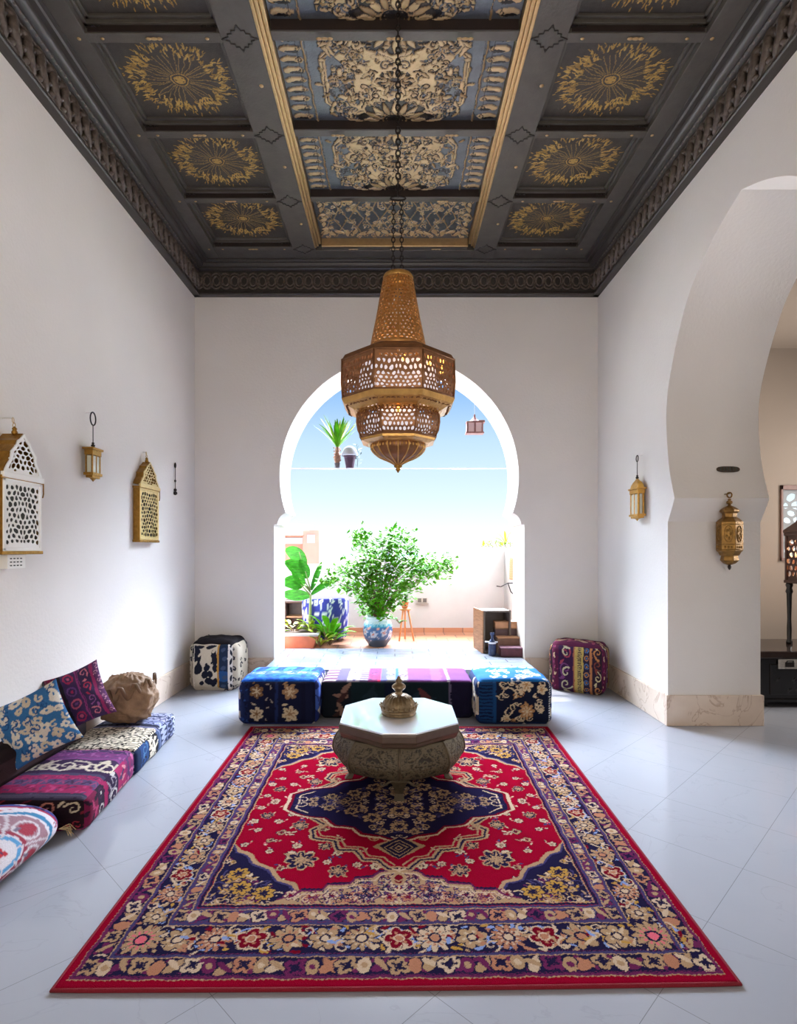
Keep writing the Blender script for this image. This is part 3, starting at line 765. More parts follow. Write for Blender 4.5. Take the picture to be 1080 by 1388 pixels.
SL, SD, CR, CR2, DK = (100, 106, 114), (78, 84, 92), (190, 164, 124), (160, 132, 92), (42, 38, 38)
def center_canvas(kind):
    W, H = 1.58, .768; c = Canvas(W, H, 230, SL); r = random.Random(20 + kind); cx = W / 2
    if kind < 2:
        y0, y1 = (.0, H) if kind == 0 else (.0, H)
        c.ell(cx, H * .5, .30, .60, CR)
        c.poly([(cx - .30, 0), (cx + .01, 0), (cx + .01, H), (cx - .30, H), (cx - .42, H * .8), (cx - .26, H * .5), (cx - .44, H * .2)], CR)
        # framed side lozenge with scrolls
        fr = [(cx - .02, .02), (cx - .34, .03), (cx - .50, .20), (cx - .50, .58), (cx - .34, .74), (cx - .02, .75)]
        c.line(fr, .040, CR); c.line(fr, .006, DK)
        c.line([(cx - .62, .0), (cx - .60, H)], .012, CR2)
        for k in range(9):                                  # column of turned shapes near the gilt edge
            y = .05 + k * .083; c.ell(.085, y, .075, .030, CR); c.ell(.085 + r.uniform(-.02, .02), y + .02, .05, .013, DK); c.spiral(.13, y, .022, r.uniform(0, 6), 1, .007, DK)
        for (x, y, s_) in ((cx - .40, .12, .07), (cx - .40, .62, .07), (cx - .34, .33, .085), (cx - .44, .42, .05), (cx - .30, .52, .06), (cx - .26, .10, .06)):
            c.ell(x, y, s_, s_ * .8, CR); c.spiral(x, y, s_ * .72, r.uniform(0, 6), 1.2, .012, DK); c.leaf(x - s_, y + .02, s_, .03, r.uniform(0, 3), CR, DK)
        scroll_fill(c, cx - .48, .04, cx, H - .04, 120, r, [DK, DK, CR2, SD, SL, DK], .016, .045, .009)
        for y, R in ((.02, .22), (H - .02, .26), (H * .5, .12)):
            c.flower(cx, y, R, 11, (66, 58, 50), CR2, DK, .1, ay=.62, deep=.3)
            for k in range(16):
                a = 2 * PI * k / 16; c.leaf(cx + R * .7 * math.cos(a), y + R * .45 * math.sin(a), R * .22, R * .16, a, CR2 if k % 2 else CR, DK)
            c.ell(cx, y, R * .24, R * .16, (50, 44, 42)); c.ring(cx, y, R * .36, .012, CR2, .6)
        for x in (.66, .60): c.line([(cx - x, .06), (cx - x + .0, .70)], .005, DK)
        for k in range(26):
            x, y = r.uniform(.2, cx - .02), r.uniform(.02, H - .02); c.leaf(x, y, r.uniform(.02, .04), .022, r.uniform(0, 3.1), r.choice([CR, CR2, CR]), DK)
    else:
        c.a[:] = (78, 84, 92)
        for k in range(5):
            x = cx - .16 * k; c.line([(x, .06), (x - .14, .38), (x, .70)], .012, CR2); c.line([(x - .14, .06), (x, .38), (x - .14, .70)], .010, CR2)
        scroll_fill(c, .04, .04, cx, H - .04, 90, r, [CR, CR2, CR], .018, .042, .011)
        for k in range(10): c.leaf(.05 + .08 * k, .62 + .03 * (k % 2), .05, .05, r.uniform(0, 3), CR, DK)
        for k in range(8): c.leaf(.06, .08 + .08 * k, .04, .04, r.uniform(0, 3), CR, DK)
        c.ring(cx, .38, .07, .014, CR2)
    c.mirx(); return c
PANEL = mat('painted_panel', (100, 100, 100), 0.42, 0.0, vcol=True, noise=.18, scale=30, bump=.2, bscale=120)
PANELC = mat('gilded_relief_panel', (100, 100, 100), 0.34, 0.35, vcol=True, noise=.2, scale=12, bump=.25, bscale=90)
def panel(name, cv, w, h, nx, ny, m, relief):
    x = np.linspace(0, 1, nx); y = np.linspace(0, 1, ny); U, V = np.meshgrid(x, y); U, V = U.ravel(), V.ravel()
    C = cv.at(U * .999, V * .999); hgt = (C[:, 0] > 130).astype(np.float32).reshape(ny, nx)
    g = hgt.copy(); g[1:-1, 1:-1] = (hgt[1:-1, 1:-1] * 2 + hgt[:-2, 1:-1] + hgt[2:, 1:-1] + hgt[1:-1, :-2] + hgt[1:-1, 2:]) / 6
    P = np.column_stack([U * w - w / 2, V * h, -g.ravel() * relief])
    return mesh_np(name, P, grid_faces(nx, ny)[:, ::-1], m, CE, colors=C)
side_src = panel('side_panel', m0, .865, .768, 230, 204, PANEL, .002)
cen_src = [panel('center_panel', center_canvas(k), 1.58, .768, 330, 176, PANELC, .010) for k in range(3)]
used = set()
def put(src, loc):
    if src.name in used: o = src.copy(); link(o, CE)
    else: used.add(src.name); o = src
    o.location = loc
rows = list(zip(YB[:-1], YB[1:]))[::-1]
for i, (ya, yb) in enumerate(rows):
    y0 = ya + BW
    put(side_src, (-1.5375, y0, ZC + .085)); put(side_src, (1.54, y0, ZC + .085))
    put(cen_src[2] if i == 0 else cen_src[i % 2], (0, y0, ZC + .085))
    # small bevelled frame inside each coffer
    for (xa, xb) in ((LX, GX[0][0]), (GX[1][1], RX)):
        m = MB(); w_ = .022
        for k, (d, z) in enumerate(((0, ZC + .045), (w_, ZC + .068))):
            m.box(xa + d, xa + d + w_, y0, yb, z, ZC + .1); m.box(xb - d - w_, xb - d, y0, yb, z, ZC + .1)
            m.box(xa + d, xb - d, y0 + d, y0 + d + w_, z, ZC + .1); m.box(xa + d, xb - d, yb - d - w_, yb - d, z, ZC + .1)
        m.build('coffer_frame', GREYW, CE, bevel=.003)
for i, y in enumerate(YB):
    m = MB(); m.box(LX, GX[0][0], y, y + BW, ZC, ZC + .1); m.box(GX[1][1], RX, y, y + BW, ZC, ZC + .1); m.box(-.79, .79, y, y + BW, ZC + .012, ZC + .1)
    m.build('cross_beam', GREYW, CE, bevel=.004)
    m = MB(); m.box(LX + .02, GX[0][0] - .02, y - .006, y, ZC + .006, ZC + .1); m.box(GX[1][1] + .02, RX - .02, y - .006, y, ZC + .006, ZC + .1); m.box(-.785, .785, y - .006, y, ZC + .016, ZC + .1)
    m.build('beam_face_shade', DKB, CE)  # dark strips put over near beam faces, standing in for their shade
m = MB()
for a, b in GX: m.box(a, b, RY, BY - .13, ZC - .004, ZC + .1)
m.box(WL, LX, RY, BY - .1, ZC, ZC + .1); m.box(RX, WR, RY, BY - .1, ZC, ZC + .1); m.box(LX, RX, YB[-1] + BW - .001, BY, ZC, ZC + .1)
m.build('long_beam', GREYW, CE, bevel=.004)
for sgn in (-1, 1):
    m = MB()
    for k, (a, b, z) in enumerate(((.845, .868, -.010), (.822, .845, .008), (.795, .822, .03))):
        m.box(min(sgn * a, sgn * b), max(sgn * a, sgn * b), RY, YB[-1], ZC + z, ZC + .1)
    m.build('gilt_moulding', GOLD, CE, bevel=.004)
m = MB(); m.box(-.79, .79, YB[-1] - .02, YB[-1] + .004, ZC, ZC + .1); m.build('gilt_moulding', GOLD, CE, bevel=.004)
# carved flourishes at the crossings and gilt studs
m = MB(); g = MB(); T = lambda s, t, d: (s, t, ZC - .004 - d)
for y in YB:
    for xc in (-.99, .985):
        pts = []
        for k in range(48):
            a = 2 * PI * k / 48; rr = .078 / (abs(math.cos(a)) ** .9 + abs(math.sin(a)) ** .9) * (1 + .13 * math.cos(12 * a)) * 1.15; pts.append(T(xc + rr * math.cos(a) * 1.15, y + BW / 2 + rr * math.sin(a) * .95, .002))
        m.tube(pts, .0045, 5, closed=True)
        for k in range(4): a = PI / 2 * k; m.dome(T, xc + .10 * math.cos(a), y + BW / 2 + .085 * math.sin(a), .014, .010, .006, 6, a)
        g.dome(T, xc + .05, y + .40, .016, .016, .008, 8)
    for (x, s_) in ((-1.54, 1), (1.54, 1), (-.45, .8), (.45, .8), (0, 1)):
        for q in (-1, 0, 1): g.dome(T, x + q * .035, y + BW / 2, .02 if q else .026, .011, .007, 8)
    for x in (-1.87, -1.2, 1.2, 1.87): g.dome(T, x, y + BW / 2, .014, .010, .006, 6)
    for x in (-2.02, 2.03): g.dome(T, x, y + BW / 2, .014, .014, .006, 6)
m.build('crossing_ornament', EBONY, CE, smooth=True); g.build('gilt_stud', GOLD, CE, smooth=True)
m = MB()
for y in YB[1:]:                                           # carved corners of each coffer
    for x0, s_ in ((LX, 1), (GX[0][0], -1), (GX[1][1], 1), (RX, -1)):
        for k in range(3): m.dome(lambda s, t, d: (s, t - d, ZC + .03 + .0 * s), x0 + s_ * (.03 + .035 * k), y - .006, .02, .014, .012, 7, .5 * k)
m.build('corner_carving', EBONY, CE, smooth=True)

# ------------------------------------------------------------------ carved cornices
FRZ = mat('carved_frieze_wood', (100, 88, 80), .42, noise=.5, scale=40, bump=.4, bscale=70)
def cornice(name, O, A, D, L, proj, step, style):
    """A along the wall, D out of the wall; runs L"""
    O, A, D = Vector(O), Vector(A), Vector(D)
    T = lambda s, t, d: O + A * s + Vector((0, 0, t)) + D * d
    k = proj / .2
    pr = [(0, 4.395), (.066, 4.395), (.074, 4.402), (.074, 4.415), (.062, 4.425), (.055, 4.440), (.035, 4.448), (.035, 4.672), (.070, 4.680), (.082, 4.69),
          (.082, 4.702), (.105 * k, 4.708), (.125 * k, 4.722), (.132 * k, 4.742), (.165 * k, 4.746), (.175 * k, 4.758), (.20 * k, 4.762), (.20 * k, ZC + .02), (0, ZC + .02)]
    m = MB(); vs = [T(0, z, d) for d, z in pr] + [T(L, z, d) for d, z in pr]; n = len(pr)
    m.add(vs, [(i, (i + 1) % n, (i + 1) % n + n, i + n) for i in range(n)] + [tuple(range(n)), tuple(range(2 * n - 1, n - 1, -1))])
    o = struct(m.build(name, EBONY2, auto=40))
    c = MB(); N = int(L / step); tm = 4.56
    for i in range(N):
        s = (i + .5) * L / N
        if style == 'rings':
            for ph in (0,):
                pts = [T(s + step * .62 * math.cos(a), tm + .088 * math.sin(a), .043) for a in [2 * PI * q / 16 for q in range(16)]]; c.tube(pts, .0115, 5, closed=True)
                pts = [T(s + step * .36 * math.cos(a), tm + .055 * math.sin(a), .046) for a in [2 * PI * q / 12 for q in range(12)]]; c.tube(pts, .010, 5, closed=True)
            c.dome(T, s, tm, step * .14, .03, .02, 8)
            for q in (-1, 1): c.dome(T, s + step / 2, tm + q * .075, step * .16, .022, .02, 7); c.dome(T, s, tm + q * .03, step * .26, .012, .016, 6)
        else:
            for sg, dy in ((1, 0),):
                pts = []
                for q in range(15):
                    a = q / 14; an = -PI / 2 + a * 2.2 * PI * .9
                    pts.append(T(s + (a - .5) * step * .75 + .016 * math.sin(a * 9), tm + .10 * math.cos(a * PI) , .040 + .018 * math.sin(a * PI)))
                c.tube(pts, [.014 + .017 * math.sin(PI * q / 14) for q in range(15)], 6)
            for q, (a, b, rr) in enumerate(((-.26, .07, .022), (.26, -.07, .022), (.10, .075, .016), (-.12, -.078, .016), (.34, .03, .014), (-.34, -.03, .014))):
                c.dome(lambda s_, t, d: T(s_, t, d + .035), s + a * step, tm + b, rr * 1.5, rr * 1.4, .038, 8)
                pts = [T(s + a * step + rr * 1.2 * (1 - z / 9) * math.cos(z), tm + b + rr * 1.2 * (1 - z / 9) * math.sin(z), .052) for z in range(7)]; c.tube(pts, .006, 5)
            c.dome(lambda s_, t, d: T(s_, t, d + .035), s, tm, .018, .075, .045, 8, .35)
    if style != 'rings':
        for t in (4.462, 4.66):
            c.tube([T(0, t, .045), T(L, t, .045)], .009, 6)
        for i in range(int(L / .05)): c.dome(lambda s_, t, d: T(s_, t, d + .07), (i + .5) * .05, 4.69, .018, .012, .014, 5)
    c.build('carved_frieze', FRZ, o, smooth=True)
cornice('trim_back', (WL, BY, 0), (1, 0, 0), (0, -1, 0), WR - WL, .145, .104, 'rings')
cornice('trim_left', (WL, 1.2, 0), (0, 1, 0), (1, 0, 0), BY - 1.2, .20, .125, 'leaf')
cornice('trim_right', (WR, 1.2, 0), (0, 1, 0), (-1, 0, 0), BY - 1.2, .20, .125, 'leaf')

# small marks on the face of the pier: an oval wall vent, a scratched twig mark
m = MB(); vx, vz = xz(983, 637, pj - .001)
pts = []
for k in range(28):
    a = 2 * PI * k / 28; pts.append((.098 * math.copysign(abs(math.cos(a)) ** .6, math.cos(a)), .026 * math.copysign(abs(math.sin(a)) ** .8, math.sin(a))))
SLOT = mat('rusty_metal', (86, 74, 62), .7, .3, noise=.4, scale=60)
# the pier face at that height belongs to the curve of the arch: find its depth
def face_y(z):
    for (a, b), (c_, d) in zip(pr[:-1], pr[1:]):
        if b <= z <= d: return YC + a + (c_ - a) * (z - b) / (d - b + 1e-9)
    return pj
fy_ = face_y(vz)
m.prism(pts, (1, 0, 0), (0, .16, 1), ((vx, fy_ - .006, vz), (0, -.012, 0)))
o = m.build('oval_wall_vent', SLOT, bevel=.004); tag(o, 'rusty brown oval metal vent set in the pier above the brass lantern', 'vent')
for k in range(6):
    MB().box(vx - .07 + k * .026, vx - .062 + k * .026, fy_ - .024, fy_ - .016, vz - .017, vz + .017).build('vent_slot', DARKIN, o)
# ------------------------------------------------------------------ side room window
wf = empty('window_1', ((W0 + W1) / 2, BY, 0)); wf['kind'] = 'structure'
WOODR = mat('red_brown_wood', (112, 76, 64), .5, noise=.2, scale=12)
def rel(m, dx): 
    m.v = [(x - dx[0], y - dx[1], z - dx[2]) for x, y, z in m.v]; return m
o_ = ((W0 + W1) / 2, BY, 0)
m = MB(); t = .05; m.box(W0, W1, BY - .02, BY + .05, WZ1 - t, WZ1); m.box(W0, W0 + .025, BY - .02, BY + .05, WZ0, WZ1); m.box(W1 - t, W1, BY - .02, BY + .05, WZ0, WZ1); m.box(W0, W1, BY - .03, BY + .05, WZ0, WZ0 + .035)
rel(m, o_).build('window_frame', WOODR, wf, bevel=.003)
m = MB()
lattice(m, lambda u, v: (W0 + .03 + u * (W1 - W0 - .08), BY + .03, WZ0 + .03 + v * (WZ1 - WZ0 - .08)), 7, 9, .78, 3)
for k in range(5): z = WZ0 + .03 + (WZ1 - WZ0 - .08) * k / 4; m.box(W0, W1, BY + .02, BY + .04, z - .008, z + .008)
for k in range(5): x = W0 + .03 + (W1 - W0 - .08) * k / 4; m.box(x - .008, x + .008, BY + .02, BY + .04, WZ0, WZ1)
rel(m, o_).build('window_grille', mat('grey_iron_grille', (120, 122, 124), .5), wf, solid=.006)
# ------------------------------------------------------------------ persian rug
rc = rug_canvas()
def build_rug():
    nx, ny = 900, 1060
    NL, NR, FL, FR = fl(70, 1341, .012), fl(1003, 1332, .012), fl(340, 985, .012), fl(742, 985, .012)
    u = np.linspace(0, 1, nx); v = np.linspace(0, 1, ny); U, V = np.meshgrid(u, v); U, V = U.ravel(), V.ravel()
    X = (1 - U) * (1 - V) * NL[0] + U * (1 - V) * NR[0] + U * V * FR[0] + (1 - U) * V * FL[0]
    Y = (1 - U) * (1 - V) * NL[1] + U * (1 - V) * NR[1] + U * V * FR[1] + (1 - U) * V * FL[1]
    ed = np.minimum(np.minimum(U, 1 - U) * 2.4, np.minimum(V, 1 - V) * 2.8)
    Z = .003 + .011 * np.sqrt(np.clip(1 - (1 - np.clip(ed / .012, 0, 1)) ** 2, 0, 1)) + .0012 * np.sin(6 * X + 2 * Y) * np.clip(ed * 10, 0, 1)
    Y = Y - .006 * np.sin(U * PI * 1.0) * (1 - V) 
    C = rc.at(U * .9999, V * .9999)
    o = mesh_np('persian_rug', np.column_stack([X, Y, Z]), grid_faces(nx, ny), VRUG, None, colors=C)
    tag(o, 'large crimson and navy floral rug lying under the carved table', 'rug')
    m = MB(); q = [NL, NR, FR, FL]; e_ = []
    for k in range(4):
        a, b = Vector(q[k]), Vector(q[(k + 1) % 4]); n = 24
        for i in range(n): p = a.lerp(b, i / n); yy = p.y - (.006 * math.sin(i / n * PI) if k == 0 else 0); e_.append((p.x, yy, .0075))
    m.tube(e_, .0072, 8, closed=True); m.build('bound_edge', mat('crimson_binding', (124, 8, 30), .95, bump=.6, bscale=300), o, smooth=True)
build_rug()

# ------------------------------------------------------------------ bench of three kilim cushions in front of the step
dk = (16, 22, 50)
def blue_left():
    f = kilim(.68, .38, [(0, .14, (22, 34, 74), 'blob', [(40, 70, 130), dk], .05), (.14, .34, dk, 'flower', [(190, 176, 150), (120, 90, 60)], .17), (.34, .46, (14, 18, 44), 'blob', [(150, 140, 130), dk], .08),
                         (.46, .52, (20, 26, 56), 'line', [(30, 44, 90)], 1), (.52, .80, dk, 'flower', [(196, 180, 150), (150, 120, 90)], .16), (.8, 1, (14, 18, 44), 'line', [(18, 24, 54)], 1)], 3, vert=True)
    t = kilim(.68, .55, [(0, .3, (24, 92, 200), 'blob', [(40, 120, 220), (20, 70, 170)], .05), (.3, .5, (90, 120, 190), 'curl', [(170, 180, 210), (30, 80, 180)], .06), (.5, 1, (22, 88, 196), 'zig', [(60, 140, 226), (18, 60, 160)], .08)], 4)  # top cloth painted a brighter blue as if in the sun
    s = kilim(.55, .38, [(0, 1, (28, 40, 96), 'blob', [(60, 90, 170), (180, 170, 160)], .07)], 5)
    return {'front': f, 'top': t, 'side': s}
def blue_right():
    f = kilim(.64, .38, [(0, .22, (18, 58, 104), 'comb', [(12, 28, 60)], .028), (.22, .26, (22, 66, 116), 'line', [(22, 66, 116)], 1), (.26, .95, (16, 24, 48), 'line', [(16, 24, 48)], 1), (.95, 1, (200, 200, 200), 'comb', [(20, 20, 30)], .02)], 6, vert=True)
    r = random.Random(8); C1, C2 = (206, 190, 160), (176, 134, 92)
    scroll_fill(f, .19, .03, .60, .36, 26, r, [C1, C2, C1], .02, .04, .009)
    f.flower(.42, .12, .07, 8, C2, C1, None, 0, deep=.4); f.flower(.25, .05, .04, 6, C1, C2, None, 0); f.flower(.42, .34, .06, 6, C1, C2, None, 0); f.flower(.55, .30, .04, 5, C1, C2, None, 0)
    f.spiral(.26, .26, .07, 0, 1, .012, C1)
    t = kilim(.64, .5, [(0, 1, (20, 100, 166), 'line', [(20, 100, 166)], 1)], 7); scroll_fill(t, .15, .02, .6, .3, 26, r, [(214, 220, 220), (190, 180, 160)], .02, .05, .012)  # sunlight put into the top colour, bluer and brighter than the sides
    for k in range(7): t.leaf(.06 + k * .085, .42, .04, .04, .3, (214, 230, 236), None)
    s = kilim(.5, .38, [(0, 1, (20, 40, 80), 'curl', [(200, 195, 180), (170, 160, 140)], .1)], 9)
    return {'front': f, 'top': t, 'side': s}
def mid():
    v = [(0, .10, (120, 90, 110), 'comb', [(190, 180, 176), (80, 40, 70)], .05), (.10, .17, (84, 74, 104), 'line', [(84, 74, 104)], 1), (.17, .25, (160, 150, 160), 'blob', [(90, 80, 110), (220, 214, 210)], .05),
         (.25, .31, (96, 80, 112), 'comb', [(140, 128, 150)], .06), (.31, .37, (120, 40, 90), 'blob', [(150, 60, 100), (60, 40, 80)], .05), (.37, .39, (196, 40, 84), 'line', [(196, 40, 84)], 1),
         (.39, .43, (84, 84, 130), 'line', [(84, 84, 130)], 1), (.43, .49, (110, 110, 110), 'ring', [(200, 196, 180), (80, 60, 80)], .12), (.49, .51, (40, 90, 170), 'line', [(40, 90, 170)], 1), (.51, .57, (120, 110, 126), 'flower', [(196, 190, 190), (90, 60, 100)], .1),
         (.57, .83, (110, 58, 118), 'line', [(110, 58, 118), (124, 70, 128)], 1), (.83, .85, (190, 180, 190), 'comb', [(70, 40, 80)], .04), (.85, 1, (104, 50, 110), 'line', [(104, 50, 110)], 1)]
    t = kilim(1.36, .5, v, 12, vert=True)
    f = kilim(1.36, .32, [(0, .2, (18, 26, 34), 'blob', [(130, 104, 90), (60, 40, 40), (24, 36, 44)], .12), (.2, .42, (14, 34, 40), 'blob', [(84, 44, 48), (26, 44, 52)], .2), (.42, .5, (12, 24, 44), 'line', [(12, 24, 44)], 1),
                           (.5, .84, (14, 30, 38), 'blob', [(90, 50, 50), (20, 40, 50), (90, 84, 90)], .28), (.84, .852, (90, 84, 110), 'line', [(90, 84, 110)], 1), (.852, 1, (22, 20, 44), 'blob', [(70, 64, 90), (24, 22, 48)], .2)], 13, vert=True)
    return {'front': f, 'top': t, 'side': f}
yf = 4.79
o = soft_box('floor_cushion', [(-1.34, yf), (-.665, yf), (-.66, yf + .55), (-1.33, yf + .55)], 0.0005, .385, blue_left(), VC, r=.055, puff=.02, n=80, seed=1)
tag(o, 'navy block cushion, top coloured as sunlit bright blue, at the left end of the bench', 'cushion', 'block cushions of the low bench')
o = soft_box('floor_cushion', [(.70, yf + .0), (1.345, yf), (1.35, yf + .55), (.705, yf + .55)], 0.0005, .385, blue_right(), VC, r=.06, puff=.02, n=80, seed=2)
tag(o, 'blue block cushion with cream scrollwork at the right end of the bench', 'cushion', 'block cushions of the low bench')
o = soft_box('floor_cushion', [(-.655, 4.97), (.695, 4.97), (.70, 5.52), (-.655, 5.52)], 0.0005, .335, mid(), VC, r=.04, puff=.012, n=110, seed=3)
tag(o, 'long purple striped block cushion between the two blue ones', 'cushion', 'block cushions of the low bench')

# ------------------------------------------------------------------ cushions along the left wall
def quad_w(xr0, xr1, y0, y1, xl=WL + .03): return [(xl, y0), (xr0, y0), (xr1, y1), (xl, y1)]
vi, pu, mg = (70, 40, 84), (96, 44, 92), (150, 34, 84)
top = kilim(.66, .78, [(0, .07, (60, 56, 80), 'line', [(90, 84, 110)], 1), (.07, .2, mg, 'blob', [(110, 30, 70), (84, 60, 100), (176, 60, 110)], .05), (.2, .28, (84, 66, 104), 'zig', [(150, 60, 100), (60, 40, 70)], .05), (.28, .36, mg, 'blob', [(176, 60, 104), (84, 40, 80)], .04),
                      (.36, .40, (66, 60, 88), 'line', [(66, 60, 88)], 1), (.40, .68, (52, 30, 66), 'curl', [(206, 192, 172), (180, 166, 150), (214, 200, 180)], .085), (.68, .74, (120, 60, 116), 'line', [(120, 60, 116), (84, 60, 100)], 1), (.74, .86, (110, 50, 104), 'blob', [(84, 50, 100), (140, 80, 130)], .05), (.86, .92, (60, 40, 76), 'zig', [(140, 80, 130), (60, 40, 70)], .06), (.92, 1, (118, 50, 104), 'blob', [(150, 70, 120)], .05)], 31)
rt = kilim(.78, .2, [(0, .18, (110, 24, 60), 'blob', [(170, 60, 100), (40, 20, 40)], .05), (.18, .3, (40, 24, 44), 'ring', [(196, 186, 180), (60, 30, 60)], .07), (.3, .36, mg, 'line', [mg], 1), (.36, .55, (44, 26, 56), 'curl', [(196, 190, 186), (150, 140, 150)], .08), (.55, .75, mg, 'blob', [(190, 120, 130), (70, 50, 84)], .06), (.75, 1, (120, 40, 90), 'curl', [(176, 90, 130), (80, 50, 90)], .07)], 32, vert=True)
fr = kilim(.66, .2, [(0, .45, (34, 14, 24), 'curl', [(150, 40, 54), (84, 20, 34), (60, 24, 34)], .09), (.45, 1, (30, 14, 22), 'curl', [(186, 168, 140), (110, 30, 44), (84, 20, 34), (176, 110, 90)], .12)], 33)
o = soft_box('floor_mattress', quad_w(-1.63, -1.715, 2.96, 3.70), .0005, .185, {'top': top, 'right': rt, 'front': fr, 'side': rt}, VC, r=.05, puff=.02, n=90, seed=5, wob=.006)
tag(o, 'magenta and purple kilim floor mattress, the nearer of the two', 'floor mattress', 'floor mattresses along the left wall')
top = kilim(.6, .86, [(0, .50, (30, 22, 24), 'blob', [(214, 200, 176), (200, 186, 160), (190, 176, 150), (214, 200, 176)], .018), (.50, .56, (110, 110, 140), 'line', [(110, 110, 140), (40, 40, 60)], 1), (.56, .60, (30, 34, 54), 'line', [(30, 34, 54)], 1), (.60, .68, (120, 126, 160), 'zig', [(40, 46, 76), (170, 176, 200)], .07),
                      (.68, .72, (40, 50, 84), 'line', [(150, 156, 186)], 1), (.72, .80, (150, 150, 176), 'zig', [(40, 46, 76)], .06), (.80, .86, (34, 44, 76), 'blob', [(160, 160, 180)], .05), (.86, .93, (150, 154, 180), 'zig', [(50, 56, 90)], .06), (.93, 1, (34, 42, 70), 'line', [(150, 156, 180), (34, 42, 70)], 1)], 41)
# the black and cream band as rows of short strokes
rr = random.Random(2); top.rect(0, 0, .6, .43, (32, 24, 26))
for j in range(16):
    y = .012 + j * .027
    for i in range(26): top.leaf(i * .025 + rr.uniform(-.01, .01), y + rr.uniform(-.006, .006), rr.uniform(.010, .024), rr.uniform(.012, .02), rr.uniform(-.5, .6), (216, 204, 182), None)
rt = kilim(.86, .2, [(0, .10, (30, 44, 76), 'line', [(30, 44, 76)], 1), (.10, .26, (36, 64, 110), 'curl', [(30, 30, 40), (70, 110, 150)], .1), (.26, .46, (24, 22, 28), 'blob', [(214, 204, 186), (200, 190, 170)], .03), (.46, .54, (60, 76, 110), 'line', [(60, 76, 110), (110, 120, 150)], 1),
                    (.54, .72, (40, 48, 76), 'zig', [(150, 156, 180)], .05), (.72, .86, (120, 126, 156), 'zig', [(40, 46, 76)], .05), (.86, 1, (36, 44, 74), 'zig', [(170, 176, 196)], .05)], 42, vert=True)
o = soft_box('floor_mattress', quad_w(-1.715, -1.785, 3.705, 4.57), .0005, .172, {'top': top, 'right': rt, 'side': rt}, VC, r=.035, puff=.018, n=90, seed=6, wob=.006)
tag(o, 'black, cream and navy kilim floor mattress, the farther of the two', 'floor mattress', 'floor mattresses along the left wall')

# white cushion with round red and blue medallion in the near left corner
def bolster():
    w, h = 1.0, .9
    c = Canvas(w, h, 260, (214, 208, 214)); r = random.Random(77)
    for i in range(46):
        x, y = r.uniform(0, w), r.uniform(0, h); c.spiral(x, y, r.uniform(.02, .05), r.uniform(0, 6), .8, .004, r.choice([(180, 60, 90), (80, 70, 100), (190, 90, 110)]), r.choice((-1, 1)), .05)
        c.leaf(x, y, .014, .012, r.uniform(0, 3), r.choice([(196, 100, 90), (70, 60, 90)]))
    for x, y in ((.36, .44),):
        for rad, col in ((.335, (214, 208, 214)), (.325, (66, 130, 170)), (.300, (214, 208, 214)), (.285, (158, 122, 132)), (.15, (150, 60, 78)), (.125, (206, 200, 206)), (.115, (90, 150, 196)), (.09, (206, 200, 204))): c.ell(x, y, rad, rad, col)
        for k in range(8):
            a = 2 * PI * k / 8; xx, yy = x + .2 * math.cos(a), y + .2 * math.sin(a)
            c.ell(xx, yy, .045, .035, (160, 60, 76), a); c.ring(xx, yy, .055, .012, (206, 198, 202)); c.ell(xx + .03, yy - .03, .02, .012, (120, 110, 130), a); c.line([(x + .1 * math.cos(a + .4), y + .1 * math.sin(a + .4)), (x + .28 * math.cos(a + .4), y + .28 * math.sin(a + .4))], .012, (200, 190, 196))
        c.flower(x, y, .04, 5, (180, 50, 60), (60, 60, 90), None)
    c.rect(0, .80, w, .815, (160, 40, 70)); c.rect(0, .815, w, h, (60, 64, 120))
    for i in range(40): c.leaf(r.uniform(0, w), r.uniform(.82, h), .022, .02, r.uniform(0, 3), r.choice([(210, 206, 214), (190, 60, 60), (40, 60, 130), (30, 30, 60)]))
    n = 120; rad, L = .148, .92
    U, V = np.meshgrid(np.linspace(0, 1, n), np.linspace(0, 1, n)); u, v = U.ravel(), V.ravel()
    a = PI * 1.5 - u * 2 * PI
    e_ = np.clip(1 - np.abs(2 * v - 1) ** 9, 0, 1) ** .5; e_ = .16 + .84 * e_
    rx = rad * 1.72 * e_; rz = rad * .72 * (e_ ** .85)
    X = -1.935 + rx * np.sign(np.cos(a)) * np.abs(np.cos(a)) ** .85; Z = rad * .72 + .004 + rz * np.sin(a) * (1 + .03 * np.sin(9 * v + 2 * a)); Y = 1.99 + L * v + .0 * a
    Z = np.maximum(Z, .001)
    C = c.at((1 - u) * .999, v * .999)
    o = mesh_np('bolster_cushion', np.column_stack([X, Y, Z]), grid_faces(n, n)[:, ::-1], VC, None, colors=C)
    tag(o, 'white stuffed cushion with a large round red and blue medallion on the floor', 'cushion', None)
    t = MB()
    for k in range(10):
        q = random.Random(k); x0, y0, z0 = -1.72, 2.87, .07
        t.tube([(x0 + .0, y0, z0), (x0 + .02 + q.uniform(0, .015), y0 + .03 + q.uniform(-.01, .03), z0 - .01 + q.uniform(-.02, .02)), (x0 + .045 + q.uniform(-.012, .012), y0 + .04 + q.uniform(-.02, .03), z0 - .04 + q.uniform(-.015, .01))], .0016, 4)
    t.build('tassel', mat('straw_yarn', (186, 160, 120), .9), o)
bolster()

